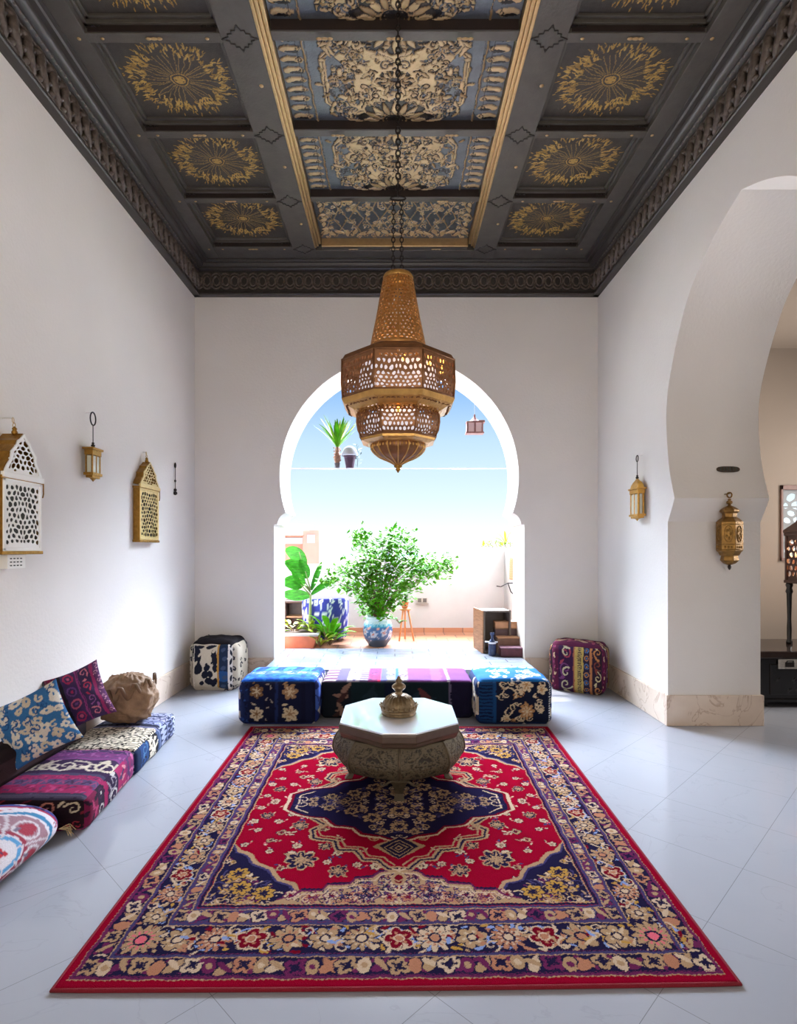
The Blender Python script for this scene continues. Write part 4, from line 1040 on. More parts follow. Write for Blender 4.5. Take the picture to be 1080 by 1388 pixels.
# leaning throw pillows
c1 = ikat(.48, .48, (54, 106, 156), [(206, 196, 180), (214, 206, 192), (198, 184, 162)], 4, 46, .030, .052, 260)
for i in range(16):
    r_ = random.Random(i); c1.spiral(r_.uniform(.04, .44), r_.uniform(.04, .44), .03, r_.uniform(0, 6), .8, .012, (40, 80, 130))
p1 = throw_pillow('throw_pillow', .385, .385, .14, c1, VC, None, 90, 3)
p1.location = (-2.085, 3.25, .485); p1.rotation_euler = (math.radians(-14), math.radians(-24), math.radians(25))
tag(p1, 'blue and cream patterned square pillow leaning against the left wall', 'pillow', None)
c2 = kilim(.42, .42, [(0, .10, (60, 50, 60), 'line', [(90, 90, 90), (120, 60, 80)], 1), (.10, .26, (120, 26, 66), 'line', [(120, 26, 66), (60, 30, 50), (130, 40, 80)], 1), (.26, .32, (40, 36, 44), 'line', [(40, 36, 44)], 1),
                      (.32, .58, (70, 50, 90), 'ring', [(170, 50, 90), (190, 90, 120), (110, 70, 130)], .09), (.58, .62, (140, 60, 120), 'line', [(140, 60, 120), (60, 40, 70)], 1), (.62, .84, (64, 48, 84), 'curl', [(206, 120, 140), (150, 90, 150), (190, 60, 90)], .09), (.84, .9, (150, 50, 100), 'line', [(150, 50, 100)], 1), (.9, 1, (90, 50, 90), 'curl', [(196, 140, 160)], .06)], 51, 260, vert=True)
p2 = throw_pillow('throw_pillow', .35, .38, .16, c2, VC, None, 90, 5)
p2.location = (-2.09, 3.71, .525); p2.rotation_euler = (math.radians(-16), math.radians(-20), math.radians(26))
tag(p2, 'magenta and purple banded square pillow behind the blue and cream one', 'pillow', None)
o = soft_box('back_cushion', [(WL + .012, 2.98), (-2.14, 2.98), (-2.14, 3.92), (WL + .012, 3.92)], .195, .40, {'top': kilim(.4, .6, [(0, 1, (40, 30, 34), 'blob', [(60, 44, 48), (34, 26, 30)], .1)], 71)}, VC, r=.05, puff=.01, n=36, seed=15)
tag(o, 'dark brown cushion lying against the wall behind the blue and cream pillow', 'cushion')
# crumpled brown leather bag cushion
def bag():
    n = 110; U, V = np.meshgrid(np.linspace(0, 2 * PI, n), np.linspace(0, PI, n)); u, v = U.ravel(), V.ravel()
    rs = np.random.RandomState(9); d = np.zeros_like(u); X0, Y0, Z0 = np.cos(u) * np.sin(v), np.sin(u) * np.sin(v), np.cos(v)
    for k in range(22):
        w = rs.normal(size=3); w /= np.linalg.norm(w); f = rs.uniform(2, 8); p = rs.uniform(0, 6)
        s = np.sin(f * (X0 * w[0] + Y0 * w[1] + Z0 * w[2]) + p); d += (1 - np.abs(s)) ** 3 * rs.uniform(.3, 1) * .055 / (f / 4)
    top = np.clip(Z0 - .2, 0, 1); d += top * .05 * np.abs(np.sin(9 * u + 3 * v))
    R = 1 - .08 + d
    X, Y, Z = X0 * R * .195, Y0 * R * .19, np.sign(Z0) * np.abs(Z0) ** .8 * R * .18
    P = np.column_stack([X - 2.035, Y + 4.30, np.maximum(Z + .365, .187)])
    o = mesh_np('crumpled_bag', P, grid_faces(n, n)[:, ::-1], mat('tan_leather', (142, 112, 84), .72, noise=.35, scale=9, bump=.7, bscale=28), None)
    tag(o, 'crumpled tan leather bag cushion at the far end of the floor mattress', 'bag')
    m = MB()
    for k in range(5):
        a = -2.2 + k * .55; m.tube([(-2.035 + .20 * math.cos(a + q * .12) * .9, 4.30 + .19 * math.sin(a + q * .12), .42 + .05 * math.sin(q * 1.1) + .02 * k) for q in range(7)], [.004, .010, .013, .014, .012, .009, .004], 6)
    m.build('leather_fold', mat('dark_tan_leather', (118, 90, 64), .7, noise=.3, scale=10), o, smooth=True)
bag()

# poufs in the two far corners
bk, cr = (26, 28, 42), (196, 184, 164)
c = Canvas(.52, .48, 300, cr)
for (x, y, a, b, rt_) in ((.09, .36, .05, .10, .2), (.11, .22, .045, .06, -.5), (.24, .10, .05, .035, 0), (.19, .165, .04, .04, 0), (.25, .17, .035, .035, 0), (.215, .23, .04, .03, .4), (.215, .26, .02, .02, 0), (.30, .33, .035, .08, .1), (.31, .23, .03, .04, 0), (.15, .08, .03, .02, .3), (.30, .09, .03, .05, -.5), (.26, .44, .06, .02, .2), (.13, .44, .05, .02, 0), (.27, .28, .012, .012, 0)):
    c.ell(x, y, a, b, bk, rt_)
for x, y in ((.13, .36), (.09, .28), (.30, .40)): c.leaf(x, y, .03, .025, .8, cr)
c.rect(.335, 0, .352, .48, (176, 130, 60)); c.rect(.352, 0, .455, .48, (34, 46, 70)); c.rect(.352, .10, .455, .20, (40, 74, 120)); c.rect(.455, 0, .47, .48, (224, 216, 206)); c.rect(.06, 0, .068, .48, (220, 212, 200)); c.rect(0, 0, .03, .48, bk); c.rect(.47, 0, .52, .48, (214, 206, 196))
for k in range(6): c.ell(.495, .04 + k * .085, .016, .034, bk, .4 * (-1) ** k)
for k in range(5): c.ell(.40 + .02 * (k % 2), .05 + k * .09, .03, .02, (60, 74, 100), .4)
sd = ikat(.4, .48, cr, [bk, (50, 46, 56)], 5, 26, .02, .04); tp = Canvas(.5, .4, 60, (30, 26, 30))
o = soft_box('pouf', [(-2.185, 5.96), (-1.70, 5.93), (-1.655, 6.37), (-2.19, 6.39)], .0005, .515, {'front': c, 'right': sd, 'side': sd, 'top': tp}, VC, r=.08, puff=.035, n=84, seed=8)
tag(o, 'cream and black appliqued square pouf in the far left corner', 'pouf', 'square poufs in the far corners')
m = MB(); m.tube([(-2.02, 6.10, .50), (-2.02, 6.10, .555), (-2.015, 6.10, .57), (-2.03, 6.10, .575)], .005, 6); m.build('carrying_loop', mat('dark_cord', (40, 36, 38), .8), o, smooth=True)
me_, yl = (84, 28, 58), (176, 150, 84)
c = kilim(.62, .48, [(0, .17, me_, 'blob', [(190, 160, 130), (130, 50, 90), (60, 30, 60)], .07), (.17, .45, (54, 26, 60), 'curl', [(176, 168, 140), (110, 60, 110), (150, 60, 80)], .13), (.45, .48, (150, 90, 70), 'line', [(150, 90, 70)], 1), (.48, .53, yl, 'blob', [(150, 124, 64), yl], .03),
                        (.53, .60, (60, 50, 50), 'comb', [(190, 170, 110), (180, 160, 100)], .016), (.60, .64, yl, 'line', [yl], 1), (.64, .76, (40, 34, 56), 'ring', [(176, 120, 80), (80, 110, 160)], .075), (.76, .80, (170, 110, 70), 'line', [(170, 110, 70)], 1), (.80, 1, (44, 30, 44), 'curl', [(180, 120, 70), (196, 180, 140), (120, 60, 50)], .1)], 61, 300, vert=True)
for k in range(2): c.spiral(.20, .20 + .2 * k, .06, 1, .8, .018, (190, 180, 150))
tp = kilim(.62, .4, [(0, 1, me_, 'flower', [(180, 150, 120), (150, 70, 90)], .12)], 62)
o = soft_box('pouf', [(1.665, 6.02), (2.12, 5.70), (2.295, 6.02), (1.82, 6.375)], .0005, .50, {'front': c, 'side': c, 'top': tp}, VC, r=.07, puff=.03, n=90, seed=9)
tag(o, 'maroon and gold patterned square pouf in the far right corner', 'pouf', 'square poufs in the far corners')

# ------------------------------------------------------------------ carved table and incense burner
TX, TY = .026, 3.66
BZT = mat('dull_bronze', (84, 73, 57), .5, .4, noise=.3, scale=30, bump=.3)
tb = empty('carved_table', (TX, TY, 0), 0, 'low carved brass table with a mirror-bright octagonal top on the rug', 'table')
TB = mat('carved_bronze', (122, 110, 88), .55, .2, vcol=True, bump=.3, bscale=120)
def table_body():
    W, H = 8 * .3, .27; c = Canvas(W / 8, H, 520, (46, 40, 33)); r = random.Random(14); g = (92, 82, 64)
    c2_ = c
    scroll_fill(c2_, 0, .025, .15, .245, 90, r, [g], .008, .019, .0055)
    for k in range(4): c2_.flower(.05 + .05 * (k % 2), .06 + .05 * k, .016, 6, g, None, None, k)
    c2_.line([(.15, .03), (.08, .14), (.15, .24)], .010, g); c2_.mirx()
    c2_.rect(0, 0, .3, .018, g); c2_.rect(0, .245, .3, .27, g); c2_.rect(0, 0, .012, .27, g); c2_.rect(.288, 0, .3, .27, g)
    n = 8 * 60; rows_ = 84
    prof = catmull([(.20, .105), (.30, .115), (.375, .15), (.408, .205), (.405, .26), (.385, .305), (.362, .335)], 14)
    prof = [prof[int(i * (len(prof) - 1) / (rows_ - 1))] for i in range(rows_)]
    A = np.arange(n) * 2 * PI / n - PI / 2
    k8 = A / (PI / 4); f8 = k8 - np.floor(k8)
    ridge = np.abs(((f8 + .5) % 1) - .5) * 2
    octf = np.cos(PI / 8) / np.cos((f8 - .5) * PI / 4); rf = .45 * 1 + .55 * octf
    V, C = [], []
    for j, (rr_, z) in enumerate(prof):
        vv = np.full(n, (z - .105) / .235); cc = c.at(f8 * .999, np.clip(vv, 0, .999)); hgt = (cc[:, 0] > 70) * .005
        R = rr_ * rf / np.mean(rf) + hgt
        V.append(np.column_stack([R * np.cos(A), R * np.sin(A) * .98, np.full(n, z)])); C.append(cc)
    V = np.concatenate(V); C = np.concatenate(C); j, i = np.meshgrid(np.arange(rows_ - 1), np.arange(n), indexing='ij'); i2 = (i + 1) % n
    Fq = np.stack([j * n + i, j * n + i2, (j + 1) * n + i2, (j + 1) * n + i], -1).reshape(-1, 4)
    mesh_np('bowl_body', V, Fq, TB, tb, colors=C)
    m = MB(); m.lathe([(.0, .10), (.2, .105), (.24, .112)], 32, cap=False); m.build('underside', BRASS, tb, smooth=True)
table_body()
TW = mat('dark_walnut_edge', (92, 76, 66), .35, .2, noise=.2, scale=14)
octv = [(-.10, -.40), (.10, -.40), (.372, -.19), (.372, .20), (.19, .40), (-.19, .40), (-.372, .20), (-.372, -.19)]
def octp(k, z): return [(x * k, y * k, z) for x, y in octv]
m = MB(); lv = [octp(.93, .330), octp(.965, .345), octp(.98, .362), octp(1.0, .372), octp(1.0, .412), octp(.99, .418)]
for l in lv: m.v += l
for i in range(len(lv) - 1):
    for k in range(8): m.f.append((i * 8 + k, i * 8 + (k + 1) % 8, (i + 1) * 8 + (k + 1) % 8, (i + 1) * 8 + k))
m.f.append(tuple(range(7, -1, -1))); m.f.append(tuple(40 + k for k in range(8))); m.build('table_rim', TW, tb, bevel=.003)
m = MB(); m.v += octp(.985, .4185) + octp(.985, .429); m.f += [tuple(range(7, -1, -1)), tuple(range(8, 16))] + [(k, (k + 1) % 8, (k + 1) % 8 + 8, k + 8) for k in range(8)]
m.build('table_top', mat('mirror_glass_top', (244, 247, 252), .03, .38, coat=1.0), tb, bevel=.002)
for k in range(4):
    a = -PI / 2 + k * PI / 2; m = MB()
    ring = lambda w, d, r_, z: [(r_ + d, -w, z), (r_ + d * 1.3, 0, z), (r_ + d, w, z), (r_ - d, w * .8, z), (r_ - d, -w * .8, z)]
    lv = [ring(.055, .03, .33, .165), ring(.05, .03, .33, .13), ring(.032, .022, .315, .085), ring(.024, .016, .305, .045), ring(.030, .02, .318, .025), ring(.034, .022, .326, .0145)]
    for l in lv: m.v += l
    for i in range(len(lv) - 1):
        for q in range(5): m.f.append((i * 5 + q, (i + 1) * 5 + q, (i + 1) * 5 + (q + 1) % 5, i * 5 + (q + 1) % 5))
    m.f.append(tuple(range(5))); m.f.append(tuple(25 + q for q in range(4, -1, -1)))
    for sg in (-1, 1):                                            # scrolled brackets beside the foot
        m.tube([(.32, sg * (.03 + .012 * q), .105 + .012 * math.sin(q * .9)) for q in range(8)], [.012 - .001 * q for q in range(8)], 6)
    m.v = [(x * math.cos(a) - y * math.sin(a), x * math.sin(a) + y * math.cos(a), z) for x, y, z in m.v]
    m.build('leg', BZT, tb, smooth=False, bevel=.003)
for k in range(8):                                                 # raised ribs on the corners of the body
    a = -PI / 2 + k * PI / 4; pts = []
    for rr_, z in catmull([(.30, .118), (.385, .15), (.425, .205), (.422, .26), (.40, .305), (.372, .335)], 4): pts.append((rr_ * math.cos(a), rr_ * math.sin(a) * .98, z))
    m = MB(); m.tube(pts, .008, 6); m.build('corner_rib', BZT, tb, smooth=True)
ib = empty('incense_burner', (TX, TY, .4295), 0, 'domed brass incense burner with a ball finial standing on the table', 'incense burner')
BZ = mat('worn_bronze', (128, 108, 80), .42, .6, noise=.3, scale=40, bump=.3, bscale=100)
m = MB(); m.lathe([(.0, .001), (.108, .001), (.114, .006), (.108, .014), (.114, .022), (.118, .030), (.112, .036)], 48, cap=False); m.build('base', BZ, ib, smooth=True)
m = MB(); m.lathe([(.112, .036), (.120, .044), (.118, .052), (.105, .058), (.108, .066), (.098, .084), (.082, .102), (.062, .116), (.044, .124), (.026, .130), (.0, .131)], 48, cap=False)
for k in range(20): a = 2 * PI * k / 20; m.tube([(.114 * math.cos(a), .114 * math.sin(a), .045), (.120 * math.cos(a), .120 * math.sin(a), .06), (.126 * math.cos(a), .126 * math.sin(a), .066)], [.009, .008, .003], 5)
for k in range(24): a = 2 * PI * k / 24; m.tube([(.106 * math.cos(a), .106 * math.sin(a), .068), (.082 * math.cos(a), .082 * math.sin(a), .105), (.046 * math.cos(a), .046 * math.sin(a), .126)], .004, 5)
m.build('dome_lid', BZ, ib, smooth=True)
m = MB(); m.lathe([(.028, .128), (.020, .140), (.022, .150), (.032, .158), (.044, .170), (.046, .180), (.036, .192), (.022, .200), (.018, .206), (.024, .212), (.020, .222), (.010, .232), (.013, .238), (.004, .246), (.0, .25)], 28, cap=False); m.build('finial', BZ, ib, smooth=True)
# ------------------------------------------------------------------ pierced brass chandelier
CX, CY = .019, 3.30
def cz(py): return 1.5 + (745 - py) / (760 / CY)
ch = empty('chandelier', (CX, CY, 0), 0, 'large pierced copper-brass lantern chandelier hanging on a dark chain over the table', 'chandelier')
def octv_(R, k): a = -PI / 2 - PI / 8 + k * PI / 4; return Vector((R * math.cos(a), R * math.sin(a), 0))
def drum(name, prof, nu, nv, seed, hole, m, solid=.003):
    """eight pierced panels between octagonal rings; prof = [(R,z)...] bottom to top"""
    d = MB(); n = len(prof) - 1
    def RZ(v):
        q = min(n - 1e-6, v * n); i = int(q); f = q - i
        return prof[i][0] + (prof[i + 1][0] - prof[i][0]) * f, prof[i][1] + (prof[i + 1][1] - prof[i][1]) * f
    for k in range(8):
        def P(u, v, k=k):
            R, z = RZ(v); p = octv_(R, k).lerp(octv_(R, k + 1), u); return (p.x, p.y, z)
        lattice(d, P, nu, nv, hole, seed + k % 3, jit=.5)
    o = d.build(name, m, ch, solid=solid)
    e = MB()
    for k in range(8): e.tube([octv_(R * 1.005, k) + Vector((0, 0, z)) for R, z in prof], .0055, 6)
    for R, z in (prof[0], prof[-1]): e.tube([octv_(R * 1.005, k) + Vector((0, 0, z)) for k in range(8)], .007, 6, closed=True)
    e.build('frame_rib', m, o, smooth=True)
    return o
drum('upper_drum', [(.338, cz(547)), (.345, cz(528)), (.341, cz(498))], 10, 8, 3, .64, COPPER)
m = MB()
m.v = []; 
def ringoct(R, z): return [tuple(octv_(R, k) + Vector((0, 0, z))) for k in range(8)]
def octsurf(levels, name, mt, **kw):
    s = MB()
    for R, z in levels: s.v += ringoct(R, z)
    for i in range(len(levels) - 1):
        for k in range(8): s.f.append((i * 8 + k, i * 8 + (k + 1) % 8, (i + 1) * 8 + (k + 1) % 8, (i + 1) * 8 + k))
    return s.build(name, mt, ch, **kw)
octsurf([(.346, cz(548)), (.330, cz(554)), (.285, cz(559)), (.270, cz(561))], 'lower_rim', COPPERG, solid=.003)
d = MB()
for k in range(8):
    lattice(d, lambda u, v, k=k: tuple(octv_(.272 - .047 * v, k).lerp(octv_(.272 - .047 * v, k + 1), u) + Vector((0, 0, cz(561 + 4 * v)))), 7, 2, .6, 5 + k)
d.build('pierced_ledge', COPPERG, ch, solid=.003)
d = MB()                                                    # raised scroll relief on the bevel under the big drum
for k in range(8):
    for q in range(9):
        u = (q + .5) / 9; p = octv_(.312, k).lerp(octv_(.312, k + 1), u)
        d.tube([p + Vector((.010 * math.cos(a + q), .010 * math.sin(a + q), cz(557) + .002)) for a in (0, 1, 2, 3, 4)], .003, 4)
d.build('rim_relief', COPPER, ch)
# flared neck: shoulder and cone
octsurf([(.344, cz(498)), (.325, cz(491)), (.25, cz(482)), (.165, cz(476))], 'shoulder', COPPER, solid=.003)
cone = [(.160, cz(476)), (.158, cz(468)), (.143, cz(450)), (.126, cz(432)), (.113, cz(415)), (.098, cz(396)), (.086, cz(380))]
cone = catmull(cone, 4)
d = MB()
def PC(u, v):
    q = min(len(cone) - 1.001, v * (len(cone) - 1)); i = int(q); f = q - i
    R = cone[i][0] * (1 - f) + cone[i + 1][0] * f; z = cone[i][1] * (1 - f) + cone[i + 1][1] * f; a = u * 2 * PI
    return (R * math.cos(a), R * math.sin(a), z)
for k in range(8): lattice(d, lambda u, v, k=k: PC((k + u) / 8, v), 4, 22, .62, 7 + k % 2)
d.build('neck', COPPERN, ch, solid=.003, smooth=False)
d = MB()
for k in range(8): d.tube([PC(k / 8, v / 12) for v in range(13)], .005, 5)
d.lathe([(.165, cz(477)), (.168, cz(474)), (.164, cz(471))], 32, cap=False)
d.build('neck_rib', COPPERN, ch, smooth=True)
m = MB(); m.lathe([(.088, cz(380)), (.090, cz(377)), (.082, cz(373.5)), (.055, cz(371)), (.02, cz(370)), (.0, cz(369.5))], 28, cap=False); m.build('top_cap', COPPERG, ch, smooth=True)
drum('lower_drum', [(.226, cz(596)), (.246, cz(588)), (.254, cz(577)), (.252, cz(568)), (.236, cz(561))], 8, 7, 23, .64, COPPER)
octsurf([(.230, cz(596)), (.226, cz(600)), (.19, cz(603)), (.165, cz(603.5))], 'drum_base', COPPERG, solid=.003)
m = MB(); bowl = catmull([(.155, cz(602)), (.158, cz(607)), (.150, cz(612)), (.118, cz(619)), (.07, cz(624)), (.036, cz(628)), (.016, cz(631))], 4)
m.lathe(bowl, 32, cap=False)
m.build('bowl', COPPER, ch, smooth=True)
d = MB()
for k in range(16):
    d.tube([(R * 1.01 * math.cos(k * PI / 8), R * 1.01 * math.sin(k * PI / 8), z) for R, z in bowl[::2]], .004, 5)
for k in range(44): a = 2 * PI * k / 44; d.dome(lambda s, t, dd: (.157 * math.cos(s) + dd * math.cos(s), .157 * math.sin(s) + dd * math.sin(s), t), a, cz(607), .035, .010, .006, 6)
d.build('bowl_rib', COPPERG, ch, smooth=True)
m = MB(); m.lathe([(.014, cz(629)), (.024, cz(631)), (.024, cz(633)), (.010, cz(635)), (.016, cz(636.5)), (.010, cz(638)), (.002, cz(641))], 14, cap=True); m.build('finial', BRASS, ch, smooth=True)
LIN = mat('added_glow_liner', (240, 240, 244), .6, emit=(238, 240, 255), estr=.26, noise=.5, scale=22)  # added glowing cylinders that make the drums look bright through their holes
m = MB(); m.lathe([(.225, cz(545)), (.235, cz(530)), (.22, cz(500))], 24, cap=False); m.lathe([(.17, cz(594)), (.19, cz(582)), (.185, cz(567))], 24, cap=False); m.build('added_glow_liner', LIN, ch, smooth=True)
BULB = mat('warm_bulb', (255, 190, 90), .4, emit=(255, 170, 70), estr=3)
for k, (x, y, z) in enumerate(((.03, -.27, cz(506)), (.17, -.22, cz(510)), (.245, -.13, cz(512)), (.0, -.215, cz(567)))):
    m = MB(); m.lathe([(.003, -.016), (.009, -.012), (.011, 0), (.008, .012), (.002, .02)], 12, (x, y, z)); m.tube([(x, y, z + .03), (x, y, z + .07)], .012, 8); m.build('light_bulb', BULB, ch, smooth=True)
lp = bpy.data.lights.new('chandelier_glow', 'POINT'); lp.energy = 1.2; lp.color = (1, .72, .4); lp.shadow_soft_size = .05
lo = bpy.data.objects.new('chandelier_glow', lp); link(lo); lo.location = (CX, CY, cz(512))
def chain(mb, a, b, L=.035, w=.010, t=.0032):
    a, b = Vector(a), Vector(b); n = max(1, int((b - a).length / (L * .74))); d = (b - a) / n
    u = Vector((1, 0, 0)); v = Vector((0, 1, 0))
    for i in range(n):
        c = a + d * (i + .5); w_ = u if i % 2 else v
        pts = [c + Vector((0, 0, 1)) * (L / 2 * math.cos(q)) + w_ * (w * math.sin(q)) for q in [2 * PI * k / 8 for k in range(8)]]
        mb.tube(pts, t, 4, closed=True)
m = MB(); chain(m, (0, 0, cz(266)), (0, 0, ZC + .02), .045, .013, .0045); chain(m, (-.030, 0, cz(372)), (-.026, 0, cz(272))); chain(m, (.022, 0, cz(372)), (.020, 0, cz(272)))
m.tube([(.045 * math.cos(a), 0, cz(269) + .012 * math.sin(a)) for a in [2 * PI * k / 12 for k in range(12)]], .005, 5, closed=True)
m.build('chain', IRON, ch)

# ------------------------------------------------------------------ lanterns on the walls
def panel_lantern(name, loc, rz, w, h, dp, ph, mside, mfront, minner, lab, tail=None, chain_h=.1, seed=1, ncell=(6, 9)):
    """flat wall lantern: local x along the wall, -y out of it, z up from its lower edge"""
    t = empty(name, loc, rz, lab, 'lantern')
    m = MB(); y0, y1 = -dp, -.002; e = .018
    m.box(-w / 2, -w / 2 + .006, y0, y1, 0, h); m.box(w / 2 - .006, w / 2, y0, y1, 0, h); m.box(-w / 2, w / 2, y1 - .006, y1, 0, h)
    m.box(-w / 2 - .012, w / 2 + .012, y0 - .008, y1, -.016, .004); m.box(-w / 2 - .014, w / 2 + .014, y0 - .006, y1, h - .004, h + .014)
    m.build('case', mside, t, bevel=.003)
    MB().box(-w / 2 + .01, w / 2 - .01, y0 + .022, y0 + .03, .01, h - .01).build('hole_shade_sheet', minner, t)  # dark sheet close behind the fretwork, painting its holes as unlit
    m = MB()
    m.box(-w / 2, -w / 2 + e, y0 - .006, y0 + .004, 0, h); m.box(w / 2 - e, w / 2, y0 - .006, y0 + .004, 0, h); m.box(-w / 2, w / 2, y0 - .006, y0 + .004, .004, e * 1.3); m.box(-w / 2, w / 2, y0 - .006, y0 + .004, h - e, h)
    m.box(-w / 2 - .012, w / 2 + .012, y0 - .016, y0 + .006, h + .002, h + .034)
    m.build('front_frame', mfront, t, bevel=.004)
    m = MB(); lattice(m, lambda u, v: (-w / 2 + e + u * (w - 2 * e), y0, e * 1.3 + v * (h - 2.3 * e)), ncell[0], ncell[1], .80, seed, jit=.5); m.build('pierced_panel', mfront, t, solid=.004)
    # ogee gable
    hz = h + .034
    sh = [(.50, 0), (.485, .06), (.44, .16), (.36, .30), (.33, .42), (.34, .50), (.27, .60), (.20, .70), (.17, .80), (.10, .86), (.055, .92), (.0, 1.0)]
    out = [(a * w, hz + b * ph) for a, b in sh]; out = out + [(-a, b) for a, b in out[-2::-1]]
    # gable shell: extruded rim strip
    m = MB(); inn = [(a * .82, hz + (b - hz) * .86 + .010) for a, b in out]; n = len(out)
    vs = [(a, y0, b) for a, b in out] + [(a, y1, b) for a, b in out] + [(a, y0, b) for a, b in inn]
    m.add(vs, [(i, i + 1, n + i + 1, n + i) for i in range(n - 1)] + [tuple(range(n, 2 * n))])
    m.build('gable_case', mside, t, solid=.004)
    m = MB(); vs = [(a, y0 - .006, b) for a, b in out] + [(a, y0 - .006, b) for a, b in inn]
    m.add(vs, [(i, i + 1, n + i + 1, n + i) for i in range(n - 1)] + [(0, n, 2 * n - 1, n - 1)]); m.build('gable_frame', mfront, t, solid=.006)
    def ins(u, v):
        x, z = (u - .5) * w * .84, hz + .008 + v * ph * .88; k = (z - hz) / ph; W_ = 0
        for (a, b), (c_, d_) in zip(sh[:-1], sh[1:]):
            if b <= k <= d_: W_ = (a + (c_ - a) * (k - b) / (d_ - b)) * w
        return abs(x) < W_ * .86
    m = MB(); lattice(m, lambda u, v: ((u - .5) * w * .84, y0 - .001, hz + .008 + v * ph * .88), ncell[0] - 1, max(4, int(ncell[1] * .6)), .80, seed + 4, keep=ins, jit=.5); m.build('gable_panel', mfront, t, solid=.004)
    m = MB(); m.lathe([(.0, hz + ph - .01), (.014, hz + ph - .005), (.017, hz + ph + .010), (.010, hz + ph + .022), (.014, hz + ph + .03), (.004, hz + ph + .042), (.0, hz + ph + .045)], 12, (0, -dp * .6, 0), cap=False)
    m.build('finial', mside, t, smooth=True)
    m = MB(); chain(m, (0, -dp * .6, hz + ph + .035), (0, -dp * .5, hz + ph + .035 + chain_h), .03, .008, .0028); m.build('chain', PALEGOLD, t)
    m = MB(); m.tube([(0, 0, hz + ph + .03 + chain_h), (0, -dp * .5 - .004, hz + ph + .03 + chain_h)], .003, 5); m.build('white_hook', PL, t)
    m = MB(); m.tube([(w / 2 + .018, y0 - .004, h + .01), (w / 2 + .020, y0 - .004, h - .06), (w / 2 + .012, y0 - .004, h - .085)], .004, 5); m.build('side_hook', mside, t)
    if tail:
        x0, x1, d_ = tail; m = MB(); m.box(x0, x1, y0 + .02, y1 - .01, -d_, -.016); m.build('lower_box', mfront, t, bevel=.003)
        m = MB()
        for i in range(4):
            for j in range(3): m.box(x0 + .02 + i * (x1 - x0 - .04) / 4, x0 + .036 + i * (x1 - x0 - .04) / 4, y0 + .0185, y0 + .021, -d_ + .015 + j * .02, -d_ + .022 + j * .02)
        m.build('lower_slots', minner, t)
    return t
panel_lantern('wall_lantern', (WL, 3.279, 1.488), PI / 2, .335, .415, .12, .24, BRASS, WHITEM, DARKIN, 'large white fretwork wall lantern with brass sides, nearest on the left wall', (-.10, .055, .098), .06, 3, (8, 12))
panel_lantern('wall_lantern', (WL, 5.105, 1.582), PI / 2, .385, .465, .062, .215, BRASS, PALEGOLD, IRON, 'flat gilt fretwork lantern with a pointed gable on the left wall', None, .06, 9, (8, 13))

def box_lantern(name, loc, rz, w, dp, h, roof, lab, ringr, rod, off, gm=BRASS):
    t = empty(name, loc, rz, lab, 'lantern'); y1, y0 = -off, -off - dp; ym = (y0 + y1) / 2
    m = MB(); m.box(-w / 2 - .008, w / 2 + .008, y0 - .008, y1 + .008, 0, .02); m.box(-w / 2 + .004, w / 2 - .004, y0 + .004, y1 - .004, -.018, 0)
    m.lathe([(.0, -.045), (.010, -.036), (.022, -.026), (w * .30, -.018)], 10, (0, ym, 0), cap=False, sy=.6); m.build('base', gm, t, bevel=.002)
    m = MB(); e = w * .11
    for x in (-w / 2, w / 2 - e):
        for y in (y0, y1 - e * .8): m.box(x, x + e, y, y + e * .8, .02, h)
    m.box(-w * .04, w * .04, y0, y0 + .008, .02, h); m.build('posts', gm, t, bevel=.0015)
    m = MB()
    m.box(-w / 2 + e, w / 2 - e, y0 + .004, y0 + .007, .02, h - .01); m.box(-w / 2 + e, w / 2 - e, y1 - .007, y1 - .004, .02, h - .01); m.box(w / 2 - .007, w / 2 - .004, y0 + e, y1 - e, .02, h - .01); m.box(-w / 2 + .004, -w / 2 + .007, y0 + e, y1 - e, .02, h - .01)
    m.build('glass_panes', GLASS, t)
    m = MB(); m.box(-w / 2 - .004, w / 2 + .004, y0 - .004, y1 + .004, h - .004, h + .035); m.box(-w / 2 - .016, w / 2 + .016, y0 - .014, y1 + .014, h + .035, h + .05)
    z = h + .05; vs = []
    for k, (q, dz) in enumerate(((1.0, 0), (.86, roof * .35), (.62, roof * .62), (.34, roof * .8), (.14, roof))):
        vs += [(-w / 2 * q, ym - dp / 2 * q, z + dz), (w / 2 * q, ym - dp / 2 * q, z + dz), (w / 2 * q, ym + dp / 2 * q, z + dz), (-w / 2 * q, ym + dp / 2 * q, z + dz)]
    m.add(vs, [(i * 4 + k, i * 4 + (k + 1) % 4, i * 4 + 4 + (k + 1) % 4, i * 4 + 4 + k) for i in range(4) for k in range(4)] + [(16, 17, 18, 19)])
    m.build('roof', gm, t, bevel=.002)
    z += roof; m = MB(); m.lathe([(.0, z - .004), (.012, z), (.015, z + .012), (.006, z + .02), (.012, z + .026), (.004, z + .034)], 10, (0, ym, 0)); m.build('knob', IRON, t, smooth=True)
    m = MB(); m.tube([(0, ym, z + .03), (0, ym, z + .03 + rod)], .0032, 5); zz = z + .03 + rod + ringr * 1.25
    m.tube([(ringr * math.cos(a), ym, zz + ringr * 1.3 * math.sin(a)) for a in [2 * PI * k / 18 for k in range(18)]], .0052, 6, closed=True)
    m.build('hanging_ring', IRON, t, smooth=True)
    m = MB(); m.tube([(0, 0, zz + ringr * 1.25), (0, ym - .003, zz + ringr * 1.25)], .0028, 5); m.build('white_hook', PL, t)
    return t
def yw(px, X): return X * F / (px - HX)
y_ = yw(126.5, WL + .06); s_ = F / y_
box_lantern('wall_lantern', (WL, y_, 1.5 + (745 - 645) / s_), PI / 2, .115, .055, (645 - 617) / s_, .012, 'small glazed brass lantern hung from a wire ring on the left wall', .037, (603 - 579) / s_, .03)
